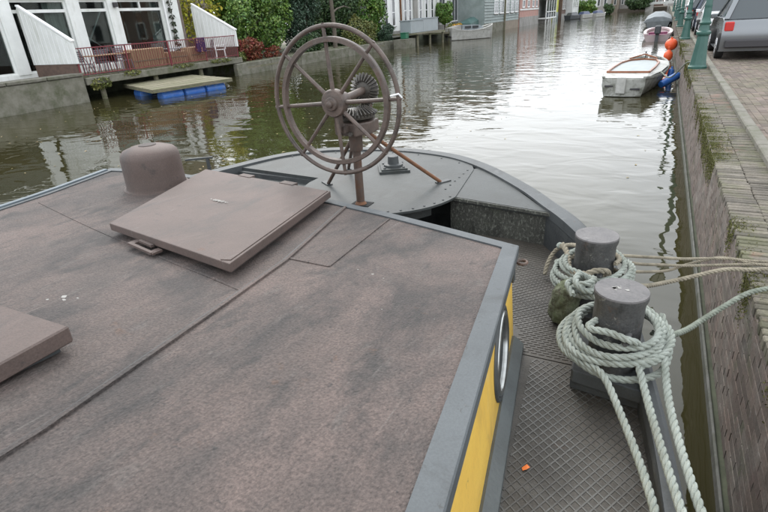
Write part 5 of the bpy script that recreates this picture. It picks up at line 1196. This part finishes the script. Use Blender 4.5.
G().bar((PX+.03, 3.30, 1.98), (PX+.03, 3.26, 1.72), .05, .03).bar((PX+.03, 3.28, 1.735), (PX, PY+.05, 1.735), .06, .035).build('rear_bearing', M['iron'], bg_)
G().box(PX+.02, PX+.08, PY+.13, PY+.16, 1.70, 1.80).tube([(PX-.06, PY-.11, 1.70), (PX-.06, PY-.13, 1.70)], .015, 6).tube([(PX+.04, PY-.12, 1.70), (PX+.04, PY-.14, 1.70)], .015, 6).build('bracket_bolt', M['gear'], bg_)
G().tube([(PX, PY, 1.15), (PX, PY, 1.58)], .030, 12).lathe([(.045, 1.56), (.048, 1.58), (.048, 1.66), (.06, 1.69)], (PX, PY, 0), 14).build('pedestal', M['iron'], bg_, smooth=True)
G().box(PX-.07, PX+.08, PY-.04, PY+.06, dz+.006, dz+.0095).build('pedestal_slot', M['black'], bg_)
G().tube([(PX, PY, 1.162), (PX, PY, 1.18)], [.045, .033], 12).build('pedestal_foot', M['rust'], bg_)
for (fx, fy, m_, h0) in ((-1.445, 3.77, 'rust', 1.70), (-2.33, 3.47, 'iron', 1.64), (-2.40, 3.93, 'iron', 1.66)):
    a, b = Vector((PX+(fx-PX)*.08, PY+(fy-PY)*.08, h0)), Vector((fx, fy, dz+.015))
    o = G().tube([a, a.lerp(b, .5), b], .0145, 8).build('stay', M[m_], bg_, smooth=True)
    d = (b-a); d.z = 0; d.normalize(); G().obox((fx+d.x*.03, fy+d.y*.03, dz+.011), (d, (-d.y, d.x, 0), (0, 0, 1)), (.13, .05, .010)).build('stay_foot', M['darkgrey'], o)

# ------------------------------------------------ bollards
BA, BB = (-.15, 2.57), (0.0, 2.02)
for (bx, by) in (BA, BB):
    G().lathe([(.110, .90), (.108, .93), (.098, .95), (.096, 1.30), (.104, 1.325), (.104, 1.345)], (bx, by, 0), 36).build('bollard', M['bollard'], bg_, smooth=True)
    G().lathe([(.1045, 1.3455), (.102, 1.352), (.02, 1.353)], (bx, by, 0), 36).build('bollard_cap', M['bolltop'], bg_, smooth=True)
    d = Vector((-.1, -1, 0)).normalized(); p = Vector((bx+.05, by-.06, 1.195)); G().tube([p, p+d*.09, p+d*.10], [.014, .014, .008], 10).build('bollard_pin', M['bollard'], bg_, smooth=True)
G().prism([(-.145, 1.90), (.125, 1.86), (.085, 2.22), (-.17, 2.24)], .902, 1.0).build('bollard_base', M['darkgrey'], bg_, bevel=.006)
G().prism([(-.135, 1.885), (.13, 1.845), (.127, 1.859), (-.143, 1.899)], .95, 1.003).build('base_flange', M['gunwale'], bg_)
G().prism([(-.27, 2.44), (-.05, 2.40), (-.09, 2.72), (-.3, 2.75)], .898, .96).build('bollard_base', M['darkgrey'], bg_, bevel=.006)

# ------------------------------------------------------------------ ropes (three twisted strands)
def rope(name, label, pts, R, m, per=10, parent=None, cat='rope', group=None, jit=.0):
    P = catmull(pts, per); seg = np.linalg.norm(np.diff(P, axis=0), axis=1); s_ = np.concatenate([[0], np.cumsum(seg)])
    L = s_[-1]; step = R*.55; n = max(8, int(L/step)); t = np.linspace(0, L, n); Q = np.stack([np.interp(t, s_, P[:, k]) for k in range(3)], 1)
    T = np.gradient(Q, axis=0); T /= np.linalg.norm(T, axis=1)[:, None]
    x = np.cross(T[0], [0.1, 0.2, 1.0]); x /= np.linalg.norm(x); X = []
    for i in range(n): x = x-T[i]*(x@T[i]); x /= np.linalg.norm(x); X.append(x)
    X = np.array(X); Y = np.cross(T, X); pitch = R*6.0; g = G(); K = 7
    for j in range(3):
        ph = t/pitch*2*PI+j*2*PI/3; C_ = Q+(X*np.cos(ph)[:, None]+Y*np.sin(ph)[:, None])*R*.5
        TT = np.gradient(C_, axis=0); TT /= np.linalg.norm(TT, axis=1)[:, None]
        A = X-TT*(np.sum(X*TT, 1))[:, None]; A /= np.linalg.norm(A, axis=1)[:, None]; Bv = np.cross(TT, A); base = len(g.v)
        for k in range(K):
            pass
        an = np.arange(K)*2*PI/K
        V = C_[:, None, :]+(A[:, None, :]*np.cos(an)[None, :, None]+Bv[:, None, :]*np.sin(an)[None, :, None])*R*.56
        g.v.extend(map(tuple, V.reshape(-1, 3).tolist()))
        for i in range(n-1):
            for k in range(K): k2 = (k+1) % K; g.f.append((base+i*K+k, base+i*K+k2, base+(i+1)*K+k2, base+(i+1)*K+k))
        g.f.append(tuple(base+k for k in range(K))[::-1]); g.f.append(tuple(base+(n-1)*K+k for k in range(K)))
    o = g.build(name, m, parent, smooth=True, recalc=False)
    if parent is None: tag(o, label, cat, group)
    return o
def coil(c, r0_, r1_, z0, z1, a0, turns, tiltx=0, tilty=0, n=14, wob=.0, seed=0):
    rs = random.Random(seed); out_ = []; N = int(abs(turns)*n)
    for i in range(N+1):
        t = i/N; a = a0+2*PI*turns*t; r = r0_+(r1_-r0_)*t+wob*math.sin(a*2.3+seed); x, y = c[0]+r*math.cos(a), c[1]+r*math.sin(a)
        out_.append((x, y, z0+(z1-z0)*t+tiltx*(x-c[0])+tilty*(y-c[1])+wob*.4*math.sin(a*3.1)))
    return out_
RB = .0142
# near bollard: thick pale rope, 3 turns, with a loop caught on the pin and one fall leading forward
pts = [(.36, -1.0, 1.045), (.30, .1, 1.04), (.235, .9, 1.03), (.175, 1.3, 1.02), (.05, 1.66, 1.05), (-.03, 1.80, 1.09)]
pts += coil(BB, .215, .140, 1.115, 1.205, math.radians(236), -3.45, .10, .12, 12, .010, 1)
pts += [(-.10, 1.91, 1.225), (-.02, 1.872, 1.232), (.045, 1.862, 1.222), (.085, 1.885, 1.200), (.075, 1.90, 1.175), (.03, 1.895, 1.165)]
rope('mooring_rope', 'thick pale rope wound tightly round the near bollard with its end over the pin', pts, RB, M['rope_mint'], 4)
pts = [(.52, -1.0, 1.06), (.44, .1, 1.06), (.345, .85, 1.055), (.245, 1.27, 1.055), (.165, 1.60, 1.07), (.105, 1.84, 1.11)]
pts += coil(BB, .195, .165, 1.13, 1.16, math.radians(-58), 1.6, .08, .16, 12, .008, 2)
rope('mooring_rope', 'thick pale rope leading from the near bollard along the gunwale, middle one of three', pts, RB, M['rope_mint'], 5)
pts = [(.60, -1.0, 1.07), (.52, .1, 1.07), (.41, .85, 1.06), (.30, 1.27, 1.055), (.215, 1.68, 1.08), (.185, 1.95, 1.13), (.16, 2.11, 1.18), (.08, 2.185, 1.20), (-.05, 2.185, 1.19), (-.155, 2.13, 1.16), (-.195, 2.0, 1.12), (-.15, 1.88, 1.09), (-.04, 1.815, 1.07), (.08, 1.82, 1.07), (.18, 1.90, 1.08), (.205, 2.03, 1.12), (.165, 2.16, 1.19)]
rope('mooring_rope', 'outermost pale rope hanging outside the gunwale from the near bollard', pts, RB, M['rope_mint'], 7)
pts = [(.14, 2.08, 1.14), (.20, 2.16, 1.09), (.29, 2.36, 1.02), (.38, 2.56, .985), (.47, 2.72, .98), (.60, 2.90, .995), (.78, 3.06, .985), (.93, 3.22, .955)]
rope('mooring_rope', 'grey green rope crossing the water from near bollard to quay', pts, .0135, M['rope_grey'], 10)
# far bollard: mixed tan and mint turns
pts = [(-.30, 2.86, 1.06), (-.35, 2.72, 1.10)]+coil(BA, .205, .142, 1.115, 1.215, math.radians(150), 4.3, .08, .10, 12, .010, 3)
rope('mooring_rope', 'pale rope wound round the far bollard', pts, .0138, M['rope_mint'], 4)
pts = coil(BA, .118, .150, 1.235, 1.10, math.radians(-30), 1.3, .02, .05, 12, .004, 4)+[(.02, 2.60, 1.10), (.10, 2.68, 1.05), (.22, 2.90, .985), (.34, 3.02, .98), (.50, 3.14, .995), (.66, 3.22, .985), (.90, 3.40, .955)]
rope('mooring_rope', 'thicker tan rope from the far bollard to the quay, below the thin lines', pts, .0125, M['rope_tan'], 5)
pts = [(-.33, 2.72, 1.21), (-.285, 2.62, 1.20), (-.25, 2.47, 1.185), (-.18, 2.415, 1.20), (-.13, 2.405, 1.23), (-.085, 2.43, 1.225), (-.07, 2.455, 1.20), (-.115, 2.45, 1.19)]
rope('mooring_rope', 'short tan rope bight looped over the pin of the far bollard', pts, .0145, M['rope_tan'], 8)
for k, (dy, dz_, lab) in enumerate(((.0, .03, 'thin tan line from the far bollard to the quay, uppermost'), (-.03, .0, 'thin tan line from the far bollard to the quay, middle one'))):
    pts = [(-.03, 2.66+dy, 1.20+dz_*.5), (.06, 2.80+dy, 1.13+dz_), (.17, 2.98+dy, 1.06+dz_), (.30, 3.11+dy, 1.015+dz_), (.50, 3.25+dy*1.5, .995+dz_*.7), (.66, 3.33+dy, .98+dz_*.3), (.92, 3.46+dy, .958)]
    rope('thin_line', lab, pts, .0085, M['rope_tan'], 8)
rope('thin_line', 'thin tan line sagging from the far bollard toward the quay, crossing the other two', [(.02, 2.68, 1.12), (.12, 2.84, 1.06), (.22, 3.00, 1.01), (.33, 3.16, .995), (.50, 3.30, 1.0), (.66, 3.30, .985), (.90, 3.36, .957)], .0085, M['rope_tan'], 8)
rope('rope_tail', 'frayed tan rope end hanging over the deck left of the far bollard', [(-.22, 2.70, 1.22), (-.30, 2.84, 1.16), (-.365, 2.95, 1.09), (-.405, 2.97, 1.04), (-.43, 2.93, .98), (-.435, 2.885, .925)], .0125, M['rope_tan'], 8)
g = G().lathe([(.004, -.022), (.02, -.014), (.024, 0), (.02, .014), (.004, .022)], (-.37, 2.965, 1.09), 12, (.5, .3, .6)); tag(g.build('whipping_knot', M['rope_mint'], None, smooth=True), 'small whitish knot at the top of the frayed tan rope end', 'knot')
kp = [(-.20, 2.22, 1.18), (-.235, 2.28, 1.20), (-.22, 2.35, 1.19), (-.16, 2.37, 1.205), (-.125, 2.33, 1.225), (-.14, 2.27, 1.23), (-.19, 2.26, 1.215), (-.215, 2.31, 1.16), (-.18, 2.36, 1.13), (-.13, 2.35, 1.15), (-.11, 2.29, 1.19), (-.15, 2.24, 1.20), (-.20, 2.27, 1.225), (-.19, 2.34, 1.235), (-.14, 2.345, 1.20), (-.11, 2.26, 1.17), (-.06, 2.21, 1.17)]
rope('rope_knot', 'lumpy pale knot between the two bollards above the mossy fender', kp, .0145, M['rope_mint'], 6)
ft = thing('rope_fender', 'mossy brown and green fender lying on the deck left of the bollards', 'fender', (-.26, 2.40, .9))
g = G(); rs = random.Random(3)
prof = [(.012, -.125), (.045, -.12), (.068, -.09), (.075, -.04), (.07, .01), (.072, .05), (.055, .095), (.03, .115), (.02, .14)]
g.lathe(prof, (-.255, 2.42, 1.02), 18, (.12, -.05, 1)); o = g.build('fender_body', M['moss_fender'], ft, smooth=True)
mo = o.modifiers.new('s', 'SUBSURF'); mo.levels = mo.render_levels = 2; tx = bpy.data.textures.new('lump', 'CLOUDS'); tx.noise_scale = .035; md = o.modifiers.new('d', 'DISPLACE'); md.texture = tx; md.strength = .022; md.texture_coords = 'LOCAL'
# mooring ring on the quay
mr_ = thing('mooring_ring', 'iron mooring ring on the quay top where the ropes end', 'mooring ring', (.97, 3.36, .92))
G().box(.92, 1.03, 3.30, 3.42, .915, .935, bev=.004).build('plate', M['iron'], mr_); G().torus((.955, 3.34, .952), .06, .011, (.5, 0, 1), 28, 8).build('ring', M['iron'], mr_, smooth=True)
# small leaf on the deck
tag(G().add([(-.232, 1.385, .905), (-.218, 1.402, .912), (-.205, 1.398, .906), (-.214, 1.380, .909), (-.226, 1.374, .905)], [(0, 1, 2, 3, 4)]).build('fallen_leaf', M['leaf_orange'], None, recalc=False), 'small orange leaf lying on the ribbed deck plate', 'leaf')
# bird droppings on the roof are paint-thin spots
g = G(); rs = random.Random(5)
def blot(x, y, z, s_, n=9):
    g.add([(x, y, z)]+[(x+s_*rs.uniform(.5, 1.2)*math.cos(2*PI*i/n)*1.5, y+s_*rs.uniform(.5, 1.2)*math.sin(2*PI*i/n), z) for i in range(n)], [(0, i+1, (i+1) % n+1) for i in range(n)])
for i in range(90):
    t_ = rs.gauss(0, .035); x, y = -2.19+t_, 2.10-t_*.18+rs.gauss(0, .007); blot(x, y, zr(x, y)+.0746+i*.00001, rs.uniform(.0015, .0045))
for (x, y, s_) in ((-.92, 1.62, .006), (-.86, 1.60, .004), (-1.0, 1.64, .004), (-.74, 1.35, .003), (-1.9, .95, .010), (-1.93, .97, .014), (-1.97, .93, .008), (-1.86, .98, .006)): blot(x, y, zr(x, y)+.0012, s_*.7)
for i in range(9): blot(BB[0]-.02+rs.gauss(0, .012), BB[1]+rs.gauss(0, .010), 1.3542, rs.uniform(.003, .008))
tag(g.build('bird_droppings', M['dropping'], bg_, recalc=False), kind='stuff')

# ------------------------------------------------------------------ leaves and foam floating on the water
g = G(); rs = random.Random(9)
for i in range(330):
    k = rs.random()
    if k < .7: x, y = rs.uniform(-19.5, -5), rs.uniform(5.5, 22)
    else: x, y = rs.uniform(-14, .3), rs.uniform(6, 30)
    if y < 5.2: continue
    s_ = rs.uniform(.025, .05); a = rs.uniform(0, PI); c, s2 = math.cos(a)*s_, math.sin(a)*s_
    g.add([(x-c, y-s2, .004), (x+s2*.5, y-c*.5, .010), (x+c, y+s2, .005), (x-s2*.5, y+c*.5, .009)], [(0, 1, 2, 3)])
tag(g.build('floating_leaves', M['floatleaf'], None, recalc=False), kind='stuff')
